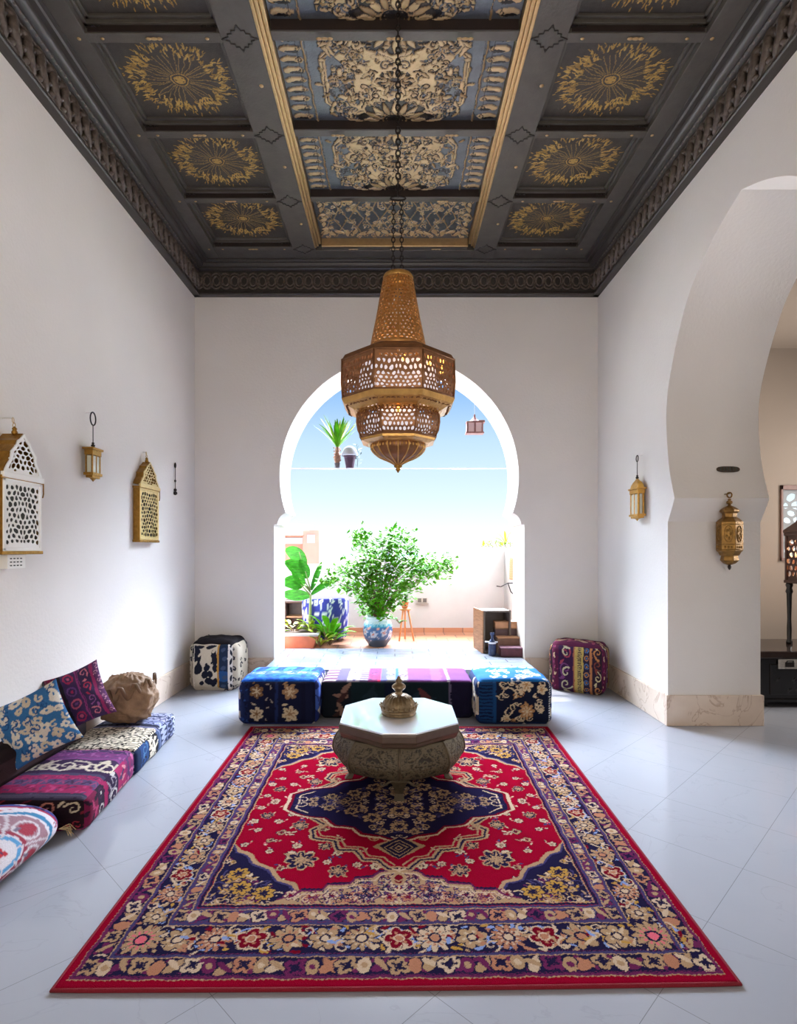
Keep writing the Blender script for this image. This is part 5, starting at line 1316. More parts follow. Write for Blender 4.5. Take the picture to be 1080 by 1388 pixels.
y_ = yw(862, WR - .06); s_ = F / y_
RG = mat('rich_gold_brass', (206, 156, 76), .3, .85, noise=.2, scale=30)
AB = mat('dark_aged_brass', (138, 102, 50), .42, .75, noise=.35, scale=30, bump=.3, bscale=80)
box_lantern('wall_lantern', (WR, y_, 1.5 + (745 - 700) / s_), -PI / 2, .175, .06, (700 - 669) / s_, (663 - 650) / s_, 'small gold glazed lantern with a pointed roof on the right wall', .022, (643 - 624) / s_, .02, RG)
# dark bead string by the corner
y_ = yw(237.5, WL + .012); s_ = F / y_
t = empty('bead_pendant', (WL + .012, y_, 1.5 + (745 - 670) / s_), 0, 'thin dark cord with beads hanging on the left wall by the corner', 'pendant')
h_ = 43 / s_; m = MB(); m.tube([(0, 0, .02), (0, 0, h_)], .0035, 5); m.build('cord', IRON, t)
for z, r_, q in ((.012, .022, 1), (.045, .017, 1), (h_ * .42, .011, 1.4), (h_ - .03, .012, 2.6)):
    m = MB(); m.lathe([(.001, -r_ * q), (r_ * .8, -r_ * q * .6), (r_, 0), (r_ * .8, r_ * q * .6), (.001, r_ * q)], 10, (0, 0, z)); m.build('bead', IRON, t, smooth=True)
# six-sided brass lantern on the pier
fy2 = YC + .904 - .055; hx, _ = xz(988.5, 720, fy2); K = F / fy2
def hz_(py): return 1.5 + (745 - py) / K
t = empty('wall_lantern', (hx, fy2, 0), 0, 'tall six-sided aged brass lantern hanging on the pier of the right arch', 'lantern')
def hexs(lv, name, mt, parent=t, n=6):
    m = MB()
    for r_, py in lv: m.v += [(r_ / K * math.cos(-PI / 2 + k * 2 * PI / n), r_ / K * math.sin(-PI / 2 + k * 2 * PI / n) * .8, hz_(py)) for k in range(n)]
    for i in range(len(lv) - 1):
        for k in range(n): m.f.append((i * n + k, (i + 1) * n + k, (i + 1) * n + (k + 1) % n, i * n + (k + 1) % n))
    m.f.append(tuple(range(n))); m.f.append(tuple((len(lv) - 1) * n + k for k in range(n - 1, -1, -1)))
    return m.build(name, mt, parent, bevel=.003)
hexs([(9.5, 701), (13.5, 704), (17, 707.5), (17, 744), (16.5, 747), (14.5, 748.5), (12, 753)], 'body', AB)
hexs([(3, 685.5), (8, 688), (12, 691), (12.8, 693.5), (10, 695.5), (9.3, 696), (9.3, 701), (12, 703)], 'top_collar', AB)
hexs([(10, 752), (11, 755), (12, 759.5), (8, 763.5), (3, 765.5)], 'lower_cup', AB)
m = MB(); m.lathe([(.004, hz_(772.5)), (.012, hz_(770)), (.014, hz_(768)), (.008, hz_(765))], 10); m.build('finial', IRON, t, smooth=True)
m = MB(); m.tube([(0, 0, hz_(687)), (0, 0, hz_(676))], .012, 8); m.lathe([(.02, hz_(683)), (.024, hz_(681)), (.02, hz_(679))], 10); m.tube([(3.3 / K * math.cos(a), 0, hz_(671) + 3.5 / K * math.sin(a)) for a in [2 * PI * k / 14 for k in range(14)]], .006, 6, closed=True)
m.tube([(0, 0, hz_(669)), (0, .075, hz_(669))], .005, 5); m.build('hanging_ring', AB, t, smooth=True)
m = MB()                                                     # repousse ornament on the visible faces
for k in range(6):
    a0_, a1_ = -PI / 2 + k * PI / 3, -PI / 2 + (k + 1) * PI / 3; R = 17 / K
    A_, B_ = Vector((R * math.cos(a0_), R * math.sin(a0_) * .8, 0)), Vector((R * math.cos(a1_), R * math.sin(a1_) * .8, 0)); N_ = Vector((math.cos((a0_ + a1_) / 2), math.sin((a0_ + a1_) / 2), 0))
    T = lambda s, tt, d: A_.lerp(B_, s) + N_ * d + Vector((0, 0, hz_(tt)))
    m.tube([T(.5 + .30 * math.cos(q), 724 + 11 * math.sin(q), .001) for q in [2 * PI * i / 16 for i in range(16)]], .0035, 5, closed=True)
    for py in (711, 738, 745): m.tube([T(.08, py, .001), T(.92, py, .001)], .0035, 5)
    for q in range(5): m.dome(lambda s, tt, d: T(s, tt, d), .5 + .16 * math.cos(q * 1.3), 724 + 6 * math.sin(q * 1.3), .09, 2.4, .006, 6)
    for q in range(3): m.dome(lambda s, tt, d: T(s, tt, d), .25 + .25 * q, 741.5, .08, 2, .006, 6)
m.build('embossed_ornament', AB, t, smooth=True)

# ------------------------------------------------------------------ black chest and candle lantern in the side room
LAC = mat('black_lacquer', (18, 16, 17), .22, noise=.2, scale=20); LACT = mat('dark_polished_top', (44, 32, 28), .12)
kx, ky, kw, kd, kh = 3.46, 5.33, 1.15, .72, .535
t = empty('chest', (kx + kw / 2, ky + kd / 2, 0), 0, 'black lacquered chest with a silver lock plate in the side room', 'chest')
a, b = kw / 2, kd / 2
m = MB()
for x in (-a + .03, a - .11):
    for y in (-b + .03, b - .11): m.box(x, x + .08, y, y + .08, 0, .05)
m.box(-a, a, -b, b, .05, kh - .07); m.box(-a - .015, a + .015, -b - .015, b + .015, .05, .085)
m.build('body', LAC, t, bevel=.008)
m = MB(); m.box(-a + .10, a - .04, -b - .012, -b + .01, .12, kh - .12); m.build('front_panel', LAC, t, bevel=.01)
m = MB(); m.box(-a - .02, a + .02, -b - .02, b + .02, kh - .07, kh); m.build('lid', LACT, t, bevel=.012)
xx = (1055 - HX) * (ky - .02) / F - (kx + kw / 2); 
m = MB(); m.box(xx, xx + .30, -b - .024, -b - .012, kh - .165, kh - .075); m.build('lock_plate', mat('worn_silver', (196, 190, 180), .35, .6, noise=.3, scale=60), t, bevel=.003)
m = MB(); m.box(xx + .06, xx + .14, -b - .036, -b - .02, kh - .145, kh - .10); m.tube([(xx + .07, -b - .03, kh - .10), (xx + .07, -b - .04, kh - .085), (xx + .13, -b - .04, kh - .085), (xx + .13, -b - .03, kh - .10)], .006, 5); m.build('hasp', IRON, t, bevel=.003)
m = MB(); r = random.Random(4)
for i in range(20):
    x, z = r.uniform(-a + .13, a - .08), r.uniform(.15, kh - .2); m.dome(lambda s, tt, d: (s, -b - .012 - d, tt), x, z, .03, .012, .006, 7, r.uniform(0, 3))
m.build('carved_flowers', LAC, t, smooth=True)
lx, ly = (1096 - HX) * 5.63 / F, 5.63; K2 = F / ly
def lz(py): return 1.5 + (745 - py) / K2
DWM = mat('dark_mahogany', (58, 30, 24), .35, noise=.2, scale=20)
t = empty('candle_lantern', (lx, ly, kh), 0, 'tall dark wooden candle lantern on posts standing on the black chest', 'lantern')
q = .115
for sx_ in (-1, 1):
    for sy_ in (-1, 1):
        m = MB(); m.lathe([(.028, 0), (.028, .03), (.020, .04), (.022, .15), (.018, .25), (.024, lz(806) - kh), (.034, lz(803) - kh), (.024, lz(798) - kh), (.034, lz(794) - kh), (.026, lz(790) - kh)], 12, (sx_ * q, sy_ * q, 0)); m.build('leg', LAC, t, smooth=True)
m = MB(); z0_, z1_ = lz(791) - kh, lz(722) - kh
m.box(-.15, .15, -.15, .15, z0_, z0_ + .03); m.box(-.15, .15, -.15, .15, z1_ - .03, z1_)
for sx_ in (-1, 1):
    for sy_ in (-1, 1): m.box(sx_ * .13 - .014, sx_ * .13 + .014, sy_ * .13 - .014, sy_ * .13 + .014, z0_, z1_)
m.build('cage', DWM, t, bevel=.004)
m = MB()
for k in range(4):
    def P(u, v, k=k):
        p = [(-.13 + .26 * u, -.13), (.13, -.13 + .26 * u), (.13 - .26 * u, .13), (-.13, .13 - .26 * u)][k]; return (p[0], p[1], z0_ + .03 + v * (z1_ - z0_ - .06))
    lattice(m, P, 4, 7, .72, 11 + k)
m.build('fretwork', DWM, t, solid=.006)
m = MB()
for k, (w_, py) in enumerate(((.155, 722), (.155, 718), (.12, 713), (.08, 707), (.06, 700), (.02, 690))): m.v += [(-w_, -w_, lz(py) - kh), (w_, -w_, lz(py) - kh), (w_, w_, lz(py) - kh), (-w_, w_, lz(py) - kh)]
m.f = [(i * 4 + k, i * 4 + (k + 1) % 4, i * 4 + 4 + (k + 1) % 4, i * 4 + 4 + k) for i in range(5) for k in range(4)] + [(3, 2, 1, 0), (20, 21, 22, 23)]
m.build('roof', DWM, t, bevel=.004)
CAN = mat('wax', (236, 220, 190), .5); FLM = mat('candle_flame', (255, 190, 90), .5, emit=(255, 150, 60), estr=16)
for k, (x, y, z) in enumerate(((-.07, -.06, lz(776)), (.02, -.07, lz(770)), (.06, .04, lz(772)), (-.05, .05, lz(764)), (.0, -.02, lz(757)))):
    z -= kh; m = MB(); m.tube([(x, y, z0_ + .03), (x, y, z - .02)], .016, 10); cn = m.build('candle', CAN, t, smooth=True)
    m = MB(); m.lathe([(.001, -.022), (.010, -.012), (.012, 0), (.006, .016), (.001, .030)], 10, (x, y, z)); m.build('flame', FLM, cn, smooth=True)
lp = bpy.data.lights.new('candle_glow', 'POINT'); lp.energy = 4; lp.color = (1, .6, .3); lp.shadow_soft_size = .04
lo = bpy.data.objects.new('candle_glow', lp); link(lo); lo.location = (lx, ly, lz(750))
# ------------------------------------------------------------------ terrace beyond the arch
TZ = .22; TY0, PY = BY + BT + .04, 8.69
TERRA = brick_mat('terracotta_tiles', (176, 116, 84), (192, 134, 100), (128, 88, 70), .30, .30, .55, .008)
WH = mat('white_lime_wall', (184, 180, 177), .9, noise=.05, scale=4)
m = MB().box(-5.5, 6.0, TY0, PY + .02, 0, TZ); o = struct(m.build('floor_terrace', TERRA))
pz = 1.5 - 20 * PY / F; px1 = (612 - HX) * PY / F
struct(MB().box(-5.5, px1, PY, PY + .18, 0, pz).build('wall_parapet', WH))
struct(MB().box(px1, 6.0, PY, PY + .30, 0, 1.5 + 3 * PY / F).build('wall_terrace_pier', WH))
m = MB().box(-5.5, 6.0, PY - .02, PY, TZ, TZ + .07); struct(m.build('baseboard_terrace', TERRA))
rx = (694 - HX) * 8.0 / F
struct(MB().box(rx + .02, rx + .3, TY0 + .5, PY, 0, 1.5 + 2 * 8 / F).build('wall_terrace_right', WH))
# socket on the parapet
x, z = xz(572, 813.5, PY)
t = empty('socket_box', (x, PY, z), 0, 'small grey wall socket plate with two openings on the terrace parapet', 'socket')
MB().box(-.085, .085, -.02, 0, -.045, .045).build('plate', mat('grey_plastic', (176, 166, 158), .5), t, bevel=.004)
for k in (-1, 1): MB().box(k * .04 - .028, k * .04 + .028, -.026, -.02, -.03, .03).build('socket', mat('dark_plastic', (90, 84, 80), .5), t, bevel=.003)
MB().box(-.10, .10, -.035, 0, -.06, -.05).build('sill', mat('grey_stone', (150, 140, 132), .7), t)

GREEN = mat('fresh_green_leaf', (88, 158, 22), .55, noise=.5, scale=7, spec=.15); GREEN2 = mat('deep_green_leaf', (48, 126, 24), .5, noise=.55, scale=14, spec=.2, stretch=(1, 1, 4)); YG = mat('yellow_green_leaf', (158, 186, 40), .5, noise=.4, scale=9)
for g_ in (GREEN, GREEN2, YG):
    b_ = g_.node_tree.nodes['Principled BSDF']; b_.inputs['Subsurface Weight'].default_value = .15; b_.inputs['Subsurface Radius'].default_value = (.02, .04, .01); b_.inputs['Subsurface Scale'].default_value = .5
BARK = mat('brown_bark', (120, 92, 66), .85, noise=.3, scale=30)
def leaf(m, p, d, L, w, up=Vector((0, 0, 1)), droop=.0, n=1):
    d = Vector(d).normalized(); s = d.cross(up); s = s.normalized() if s.length > 1e-3 else Vector((1, 0, 0)); nn = s.cross(d)
    p = Vector(p)
    if n == 1:
        a = p; b = p + d * L * .45; c = p + d * L - up * droop * L; e = nn * w * .18
        m.add([a, b + s * w / 2 - e, b + e * .3, b - s * w / 2 - e, c], [(0, 1, 2), (0, 2, 3), (1, 4, 2), (2, 4, 3)])
    else:
        vs = []; 
        for i in range(n + 1):
            k = i / n; c = p + d * L * k - up * droop * L * k * k; ww = w / 2 * math.sin(PI * min(1, k * .92 + .06)) ** .7; e = nn * ww * .35
            vs += [c + s * ww + e * 0 - nn * 0 + nn * ww * .3, c, c - s * ww + nn * ww * .3]
        m.add(vs, [q for i in range(n) for q in ((i * 3, i * 3 + 1, i * 3 + 4, i * 3 + 3), (i * 3 + 1, i * 3 + 2, i * 3 + 5, i * 3 + 4))])

# leafy citrus shrub in a blue pot
def shrub():
    x0, Y0 = fl(512, 875, TZ); K = F / Y0
    c = Canvas(1.2, .40, 200, (62, 104, 150)); r = random.Random(3)
    c.rect(0, .26, 1.2, .33, (60, 160, 190)); c.rect(0, .30, 1.2, .40, (206, 232, 232)); c.rect(0, 0, 1.2, .10, (70, 92, 116))
    for i in range(9): c.flower(.07 + i * .13, .17 + .03 * (i % 2), .05, 5, (190, 206, 220), (196, 120, 100), None, i); c.spiral(.13 + i * .13, .12, .03, i, 1, .010, (190, 206, 220)); c.leaf(.13 + i * .13, .25, .03, .03, .6, (210, 150, 130))
    for i in range(40): c.leaf(i * .03, .30 + r.uniform(-.02, .01), .02, .02, 1.57, (150, 210, 220))
    pot = empty('ceramic_pot', (x0, Y0, TZ), 0, 'round blue glazed pot with pale flowers holding the leafy shrub', 'pot')
    prof_ = catmull([(.115, .0), (.135, .03), (.175, .09), (.195, .17), (.198, .24), (.18, .31), (.155, .345), (.162, .365), (.175, .385), (.165, .40), (.145, .395), (.14, .36)], 5); n = 72
    A = np.linspace(0, 2 * PI, n + 1); V = []; C = []
    for R, z in prof_: V.append(np.column_stack([R * np.cos(A), R * np.sin(A), np.full(n + 1, z)])); C.append(c.at(A / (2 * PI) * .999, np.full(n + 1, min(.99, max(0, z / .40)))))
    mesh_np('pot_wall', np.concatenate(V), grid_faces(n + 1, len(prof_)), VGLAZE, pot, colors=np.concatenate(C))
    m = MB(); m.lathe([(.0, .35), (.145, .352)], 24, cap=False); m.build('soil', mat('soil', (70, 52, 40), .95), pot)
    m = MB(); m.lathe([(.0, .002), (.115, .001)], 24, cap=False); m.build('pot_base', VGLAZE if False else mat('blue_glaze', (60, 84, 120), .2), pot)
    t = empty('leafy_shrub', (x0, Y0, TZ + .352), 0, 'bushy bright green shrub growing from the blue pot', 'plant')
    st = MB(); lv = MB(); r = random.Random(21)
    # branch targets read from the photo
    tips = [(450, 775), (462, 765), (478, 757), (470, 790), (488, 735), (484, 722), (493, 722), (505, 742), (520, 724), (533, 718), (548, 722), (556, 735), (560, 752), (572, 768), (585, 760), (598, 764), (606, 758), (590, 772), (545, 765), (530, 755), (515, 770), (498, 775),
            (490, 792), (505, 800), (525, 795), (545, 790), (555, 780), (500, 815), (520, 812), (536, 808), (512, 825), (528, 740), (540, 745), (510, 755), (495, 762), (550, 800), (497, 805), (508, 785), (530, 778), (565, 757), (480, 772), (520, 830), (504, 828)]
    for (px, py) in tips:
        tgt = Vector(((px - 512) / K, r.uniform(-.38, .30), (833 - py) / K * 1.0))
        mid_ = Vector((tgt.x * .4, tgt.y * .4, tgt.z * .62)); base = Vector((r.uniform(-.03, .03), r.uniform(-.03, .03), 0))
        if tgt.z > .15: st.tube([base, mid_, tgt], [.009, .006, .003], 4)
        for k in range(60):
            p = tgt + Vector((r.gauss(0, .075), r.gauss(0, .09), r.gauss(0, .062)))
            if k < 14: p = mid_.lerp(tgt, r.random()) + Vector((r.gauss(0, .05), r.gauss(0, .06), r.gauss(0, .05)))
            if p.z < .01: continue
            d = Vector((r.uniform(-1, 1), r.uniform(-1, .6), r.uniform(-.5, .9))); leaf(lv, p, d, r.uniform(.06, .10), r.uniform(.045, .07), droop=.15)
    st.build('stems', BARK, t); lv.build('foliage', GREEN, t, smooth=False)
shrub()

# blue and white tub chair
def tub():
    x0, Y0 = (441 - HX) * 7.96 / F, 7.96; K = F / Y0
    t = empty('tub_chair', (x0, Y0, TZ), 0, 'round backed armchair in blue and white floral fabric on the terrace', 'armchair')
    c = ikat(1.6, .5, (58, 62, 150), [(226, 226, 236), (206, 210, 228)], 15, 80, .025, .055); n = 80
    R, H = 31 / K, (853 - 808) / K + .14; A = np.linspace(-.2 * PI, 1.2 * PI, n); V = []; C = []
    # barrel back: outer and inner skin with a rounded top
    pf = [(1.0 * .9, .04), (.97, .14), (1.0, .30), (1.02, .42), (1.0, .485), (.955, .505), (.88, .49), (.84, .44), (.82, .28), (.82, .20)]
    pf = catmull(pf, 4)
    for q, z in pf:
        dip = 1 - .10 * (np.abs(A - PI / 2) / (.7 * PI)) ** 2 if z > .3 else np.ones(n)
        V.append(np.column_stack([R * q * np.cos(A), R * q * np.sin(A), z * H / .505 * dip])); C.append(c.at((A + .2 * PI) / (1.4 * PI) * .999, np.full(n, min(.99, z / .51))))
    o = mesh_np('back', np.concatenate(V), grid_faces(n, len(pf)), VC, t, colors=np.concatenate(C))
    t.rotation_euler.z = PI * 1.15
    s_ = MB(); s_.lathe([(.0, .05), (R * .78, .05), (R * .80, .10), (R * .80, .24), (R * .76, .28), (.0, .30)], 40, cap=False); s_.build('seat', mat('blue_seat_fabric', (70, 76, 160), .9), t, smooth=True)
    for k in range(4):
        a = PI / 4 + k * PI / 2; m = MB(); m.tube([(R * .6 * math.cos(a), R * .6 * math.sin(a), 0), (R * .6 * math.cos(a), R * .6 * math.sin(a), .06)], .02, 8); m.build('leg', BARK, t)
tub()
# dark side table behind the chair
x0 = (402 - HX) * 8.35 / F
t = empty('side_table', (x0, 8.36, TZ), 0, 'dark brown wooden side cabinet beside the blue chair at the parapet', 'cabinet')
DW2 = mat('dark_brown_wood', (78, 56, 46), .5, noise=.2, scale=14)
m = MB(); m.box(-.16, -.135, -.14, .14, 0, .50); m.box(.135, .16, -.14, .14, 0, .50); m.box(-.16, .16, .12, .14, 0, .5); m.box(-.15, .15, -.13, .13, .04, .06); m.build('body', DW2, t, bevel=.004)
MB().box(-.18, .18, -.16, .16, .50, .53).build('top', DW2, t, bevel=.005); MB().box(-.13, .13, -.13, .12, .28, .30).build('shelf', mat('tan_wood', (160, 118, 84), .6), t)

# banana plant at the left jamb
def banana():
    x0, Y0 = (418 - HX) * 7.62 / F, 7.62; K = F / Y0
    t = empty('banana_plant', (x0, Y0, TZ), 0, 'tall broad leaved banana plant at the left side of the terrace', 'plant')
    st = MB(); lv = MB()
    def W(px, py, dy=0): return Vector(((px - 418) / K, dy, (HY - py) / K + 1.5 - TZ))
    for k, (a, b, mid_, w, mt) in enumerate((((421, 800), (384, 745), (404, 748), .20, 0), ((421, 800), (409, 758), (414, 770), .14, 0), ((422, 806), (459, 786), (438, 790), .09, 1), ((420, 806), (384, 790), (404, 786), .20, 0),
                                             ((420, 808), (380, 806), (400, 808), .16, 1), ((421, 803), (398, 770), (406, 782), .13, 0), ((422, 800), (434, 762), (428, 780), .08, 1), ((420, 800), (388, 762), (400, 764), .16, 0))):
        A, B, M_ = W(*a), W(*b, .15 * (-1) ** k), W(*mid_, .08 * (-1) ** k)
        if k in (0, 3, 5, 7, 1): st.tube([A, A.lerp(M_, .5), M_], [.012, .008, .006], 5); src = A.lerp(M_, .55)
        else: src = A
        n = 10; vs = []
        for i in range(n + 1):
            q = i / n; c = (1 - q) ** 2 * src + 2 * q * (1 - q) * M_ + q * q * B; ww = w / 2 * math.sin(PI * min(1, q * .93 + .05)) ** .6
            tng = ((M_ - src) * (1 - q) + (B - M_) * q).normalized(); sd = tng.cross(Vector((.1, -1, .25))).normalized(); nn = sd.cross(tng)
            vs += [c + sd * ww + nn * ww * .3, c + sd * ww * .5 + nn * ww * .22, c, c - sd * ww * .5 + nn * ww * .22, c - sd * ww + nn * ww * .3]
        lv.add(vs, [(i * 5 + j, i * 5 + j + 1, i * 5 + j + 6, i * 5 + j + 5) for i in range(n) for j in range(4)])
    st.tube([(0.02, 0, 0), (0.02, 0, .3), W(421, 806)], [.03, .024, .016], 8)
    st.build('stems', mat('green_brown_stem', (110, 120, 70), .7), t, smooth=True); lv.build('leaves', GREEN2, t, smooth=True)
banana()
# low leafy plants around the planter trough
def low_plant(px, py, Y0, n, L, w, mt, lab, seed, spread=1.0, group=None):
    x0 = (px - HX) * Y0 / F; z0 = 1.5 + (HY - py) * Y0 / F; z0 = max(z0, TZ)
    t = empty('leafy_plant', (x0, Y0, z0), 0, lab, 'plant', group); m = MB(); st = MB(); r = random.Random(seed)
    for i in range(n):
        a = r.uniform(0, 2 * PI); up = r.uniform(.5, 1.8); d = Vector((math.cos(a) * spread, math.sin(a) * spread * .8, up)).normalized(); b = d * L * r.uniform(.1, .7)
        st.tube([(0, 0, 0), b], .005, 4); leaf(m, b, d + Vector((0, 0, -.3)), L * r.uniform(.5, .95), w * r.uniform(.7, 1.1), droop=.35, n=5)
    st.build('stems', BARK, t); m.build('leaves', mt, t, smooth=True); return t
# planter trough
x0, x1 = (384 - HX) * 7.45 / F, (433 - HX) * 7.45 / F
t = empty('planter_trough', ((x0 + x1) / 2, 7.45, TZ), 0, 'low white topped terracotta planter trough at the left jamb', 'planter')
w_ = (x1 - x0) / 2
m = MB(); m.add([(-w_, -.18, 0), (w_ - .06, -.18, 0), (w_ - .06, .18, 0), (-w_, .18, 0), (-w_, -.2, .16), (w_, -.2, .16), (w_, .2, .16), (-w_, .2, .16)], [(3, 2, 1, 0), (0, 1, 5, 4), (1, 2, 6, 5), (2, 3, 7, 6), (3, 0, 4, 7), (4, 5, 6, 7)]); m.build('trough', mat('terracotta', (206, 122, 92), .7, noise=.15, scale=10), t, bevel=.006)
MB().box(-w_ - .0, w_ + .01, -.22, .22, .16, .19).build('coping', WH, t, bevel=.005)
m = MB(); m.box(-w_ - 0, w_ - .03, -.12, .17, .19, .195); m.build('soil', mat('dark_soil', (84, 64, 50), .95), t)
low_plant(398, 858, 7.50, 12, .26, .09, YG, 'yellow green leafy plant growing in the planter trough', 5)
low_plant(421, 858, 7.52, 12, .24, .08, YG, 'small yellow green plant at the right end of the planter trough', 6)
low_plant(447, 877, 7.50, 22, .42, .13, GREEN, 'bright green broad leaved plant on the tiles in front of the blue chair', 8, .6)
low_plant(434, 877, 7.28, 12, .24, .07, YG, 'low variegated plant on the tiles at the foot of the trough', 9, .9)

# tripod stool carrying a terracotta pot
WO = mat('orange_pine_wood', (200, 132, 80), .55, noise=.2, scale=14)
x0, Y0 = fl(549, 868, TZ); K = F / Y0
t = empty('tripod_stool', (x0, Y0, TZ), 0, 'small orange wooden tripod stool beside the blue pot', 'stool')
H_ = (868 - 826) / K
for k, (dx, dy) in enumerate(((-.085, -.08), (.12, -.06), (.0, .12))):
    m = MB(); m.tube([(dx, dy, 0.003), (dx * .35, dy * .35, H_)], [.010, .015], 7); m.build('leg', WO, t, smooth=True)
m = MB(); m.lathe([(.0, H_ - .01), (.075, H_ - .01), (.08, H_), (.075, H_ + .018), (.0, H_ + .02)], 20, cap=False); m.build('seat', WO, t, smooth=True)
t = empty('terracotta_pot', (x0 - .005, Y0, TZ + H_ + .0185), 0, 'small square terracotta pot standing on the tripod stool', 'pot')
m = MB(); m.lathe([(.055, 0), (.075, .085), (.084, .088), (.084, .11), (.07, .11), (.068, .09)], 4, (0, 0, 0), PI / 4, cap=True); m.build('pot_wall', mat('orange_clay', (214, 118, 70), .7), t, bevel=.004)
m = MB(); m.lathe([(.0, .1105), (.065, .1105)], 4, (0, 0, 0), PI / 4, cap=False); m.build('soil', mat('soil_dark', (70, 60, 40), .9), t)
low_plant(541, 845, Y0 - .16, 8, .12, .05, GREEN2, 'small green trailing plant by the tripod stool', 12)

# wooden crate, stacked boxes and blue bottle on the step by the right jamb
def sx_at(px, Y): return (px - HX) * Y / F
SZ = .2505
Yc = 6.83; xa, xb = sx_at(653, Yc), sx_at(691, Yc); zt = 1.5 + (745 - 827) * Yc / F
t = empty('open_crate', ((xa + xb) / 2, Yc, SZ), math.radians(6), 'open fronted wooden crate standing on end on the step', 'crate')
CW = mat('lit_crate_wood', (168, 120, 84), .65, noise=.3, scale=12, stretch=(1, 1, 6)); DG = mat('shaded_crate_wood', (104, 92, 82), .7, noise=.2, scale=10)  # crate wood split into a lit side tone and a shaded interior tone
w_, h_, d_ = (xb - xa) / 2, zt - SZ, .22
m = MB(); m.box(-w_, -w_ + .02, -.06, d_, 0, h_); m.box(w_ - .02, w_, -.06, d_, 0, h_); m.box(-w_, w_, -.06, d_, h_ - .02, h_); m.box(-w_, w_, -.06, d_, 0, .02); m.build('shell', DG, t, bevel=.003)
MB().box(-w_ + .01, w_ - .01, d_ - .02, d_, .01, h_ - .01).build('back_board', DG, t)
m = MB(); m.add([(-w_, -.06, 0), (-w_ - .055, .18, .03), (-w_ - .055, .18, h_ + .02), (-w_, -.06, h_), (-w_ - .012, -.066, 0), (-w_ - .067, .174, .03), (-w_ - .067, .174, h_ + .02), (-w_ - .012, -.066, h_)], [(0, 1, 2, 3), (7, 6, 5, 4), (0, 4, 5, 1), (1, 5, 6, 2), (2, 6, 7, 3), (3, 7, 4, 0)]); dd = m.build('door', CW, t)
def slab(name, px0, px1, pyt, pyb, Y, d, m1, lab, z0=None, trim_=None):
    xa, xb = sx_at(px0, Y), sx_at(px1, Y); z1 = 1.5 + (745 - pyt) * Y / F; zb = z0 if z0 is not None else 1.5 + (745 - pyb) * Y / F
    t = empty(name, ((xa + xb) / 2, Y + d / 2, zb), 0, lab, 'box', 'wooden boxes beside the right jamb'); w = (xb - xa) / 2; h = z1 - zb
    m = MB(); m.box(-w, w, -d / 2, d / 2, 0, h - .012); m.build('box_body', m1, t, bevel=.006)
    m = MB(); m.box(-w - .006, w + .006, -d / 2 - .006, d / 2 + .006, h - .012, h); m.build('lid', trim_ or m1, t, bevel=.004)
    return z1
MAR = mat('maroon_leather', (92, 40, 52), .5, noise=.3, scale=20, bump=.3); MAR2 = mat('purple_worn_leather', (120, 84, 104), .6, noise=.4, scale=20); BRN = mat('brown_box_wood', (120, 86, 66), .6, noise=.2, scale=14); ORW = mat('light_box_wood', (190, 140, 100), .6, noise=.2, scale=12)
slab('storage_box', 679, 711, 878, 889, 6.52, .15, MAR, 'low maroon leather box, front step of the stack', SZ, MAR2)
z_ = slab('storage_box', 675, 705, 864, 880, 6.68, .14, BRN, 'brown wooden box with purple front, middle step of the stack', SZ, ORW)
z_ = slab('storage_box', 671, 702, 852, 880, 6.83, .13, mat('dark_box_wood', (88, 66, 66), .6), 'dark tall box standing at the back of the stack', SZ, BRN)
slab('storage_box', 671, 702, 842.5, 851, 6.83, .13, ORW, 'pale orange wooden box, topmost of the stack', z_ + .0008)
x0 = sx_at(667, 6.62)
t = empty('blue_bottle', (x0, 6.62, SZ), 0, 'dark blue glazed bottle with a white band in front of the crate', 'bottle')
BB = mat('blue_bottle_glaze', (44, 58, 92), .2, noise=.3, scale=30); h_ = (882 - 851) * 6.62 / F
m = MB(); m.lathe(catmull([(.036, 0), (.044, .01), (.046, h_ * .5), (.040, h_ * .62), (.020, h_ * .72), (.018, h_ * .86), (.026, h_ * .92), (.026, h_)], 4), 20); m.build('body', BB, t, smooth=True)
m = MB(); m.lathe([(.0465, h_ * .52), (.0475, h_ * .54), (.0465, h_ * .58), (.044, h_ * .60)], 20, cap=False); m.tube([(-.085, 0, h_ * .60), (.06, -.03, h_ * .60)], .009, 6); m.build('white_band', mat('white_glaze', (214, 218, 226), .3), t, smooth=True)

# ------------------------------------------------------------------ slender tie bar across the arch with potted plants on it, hanging lantern
TBY = 6.80; zb = 1.5 + (745 - 635) * TBY / F
hw = math.sqrt(AR ** 2 - (zb - AZ) ** 2)
m = MB().box(AX - hw - .01, AX + hw + .01, TBY - .04, TBY + .04, zb - .003, zb); o = m.build('tie_shelf', mat('pale_glass_shelf', (226, 240, 248), .1, trans=.85), None); tag(o, 'slender clear shelf spanning the arch that carries the potted palm', 'shelf')
K = F / TBY
x0 = (474 - HX) / K
t = empty('plant_pot', (x0, TBY, zb + .0005), 0, 'purple tapered pot with grey cloth cover beside the palm in the arch', 'pot')
m = MB(); m.lathe([(.048, 0), (.070, .13), (.076, .135), (.076, .155), (.066, .155), (.064, .14)], 24, cap=True); m.build('pot_wall', mat('plum_plastic', (92, 62, 84), .5), t, smooth=False, bevel=.002)
m = MB(); m.lathe(catmull([(.080, .150), (.088, .165), (.080, .20), (.055, .245), (.02, .27), (.0, .275)], 4), 20, cap=False, sx=1.15); m.build('cloth_cover', mat('pale_grey_cloth', (206, 210, 222), .8, bump=.6, bscale=14), t, smooth=True)
m = MB(); r = random.Random(3)
for k in range(16): p = Vector((.095 + r.uniform(-.02, .03), r.uniform(-.02, .02), .02 + k * .018)); leaf(m, p, (r.uniform(-1, 1), r.uniform(-.5, .5), r.uniform(-.2, 1)), .045, .02)
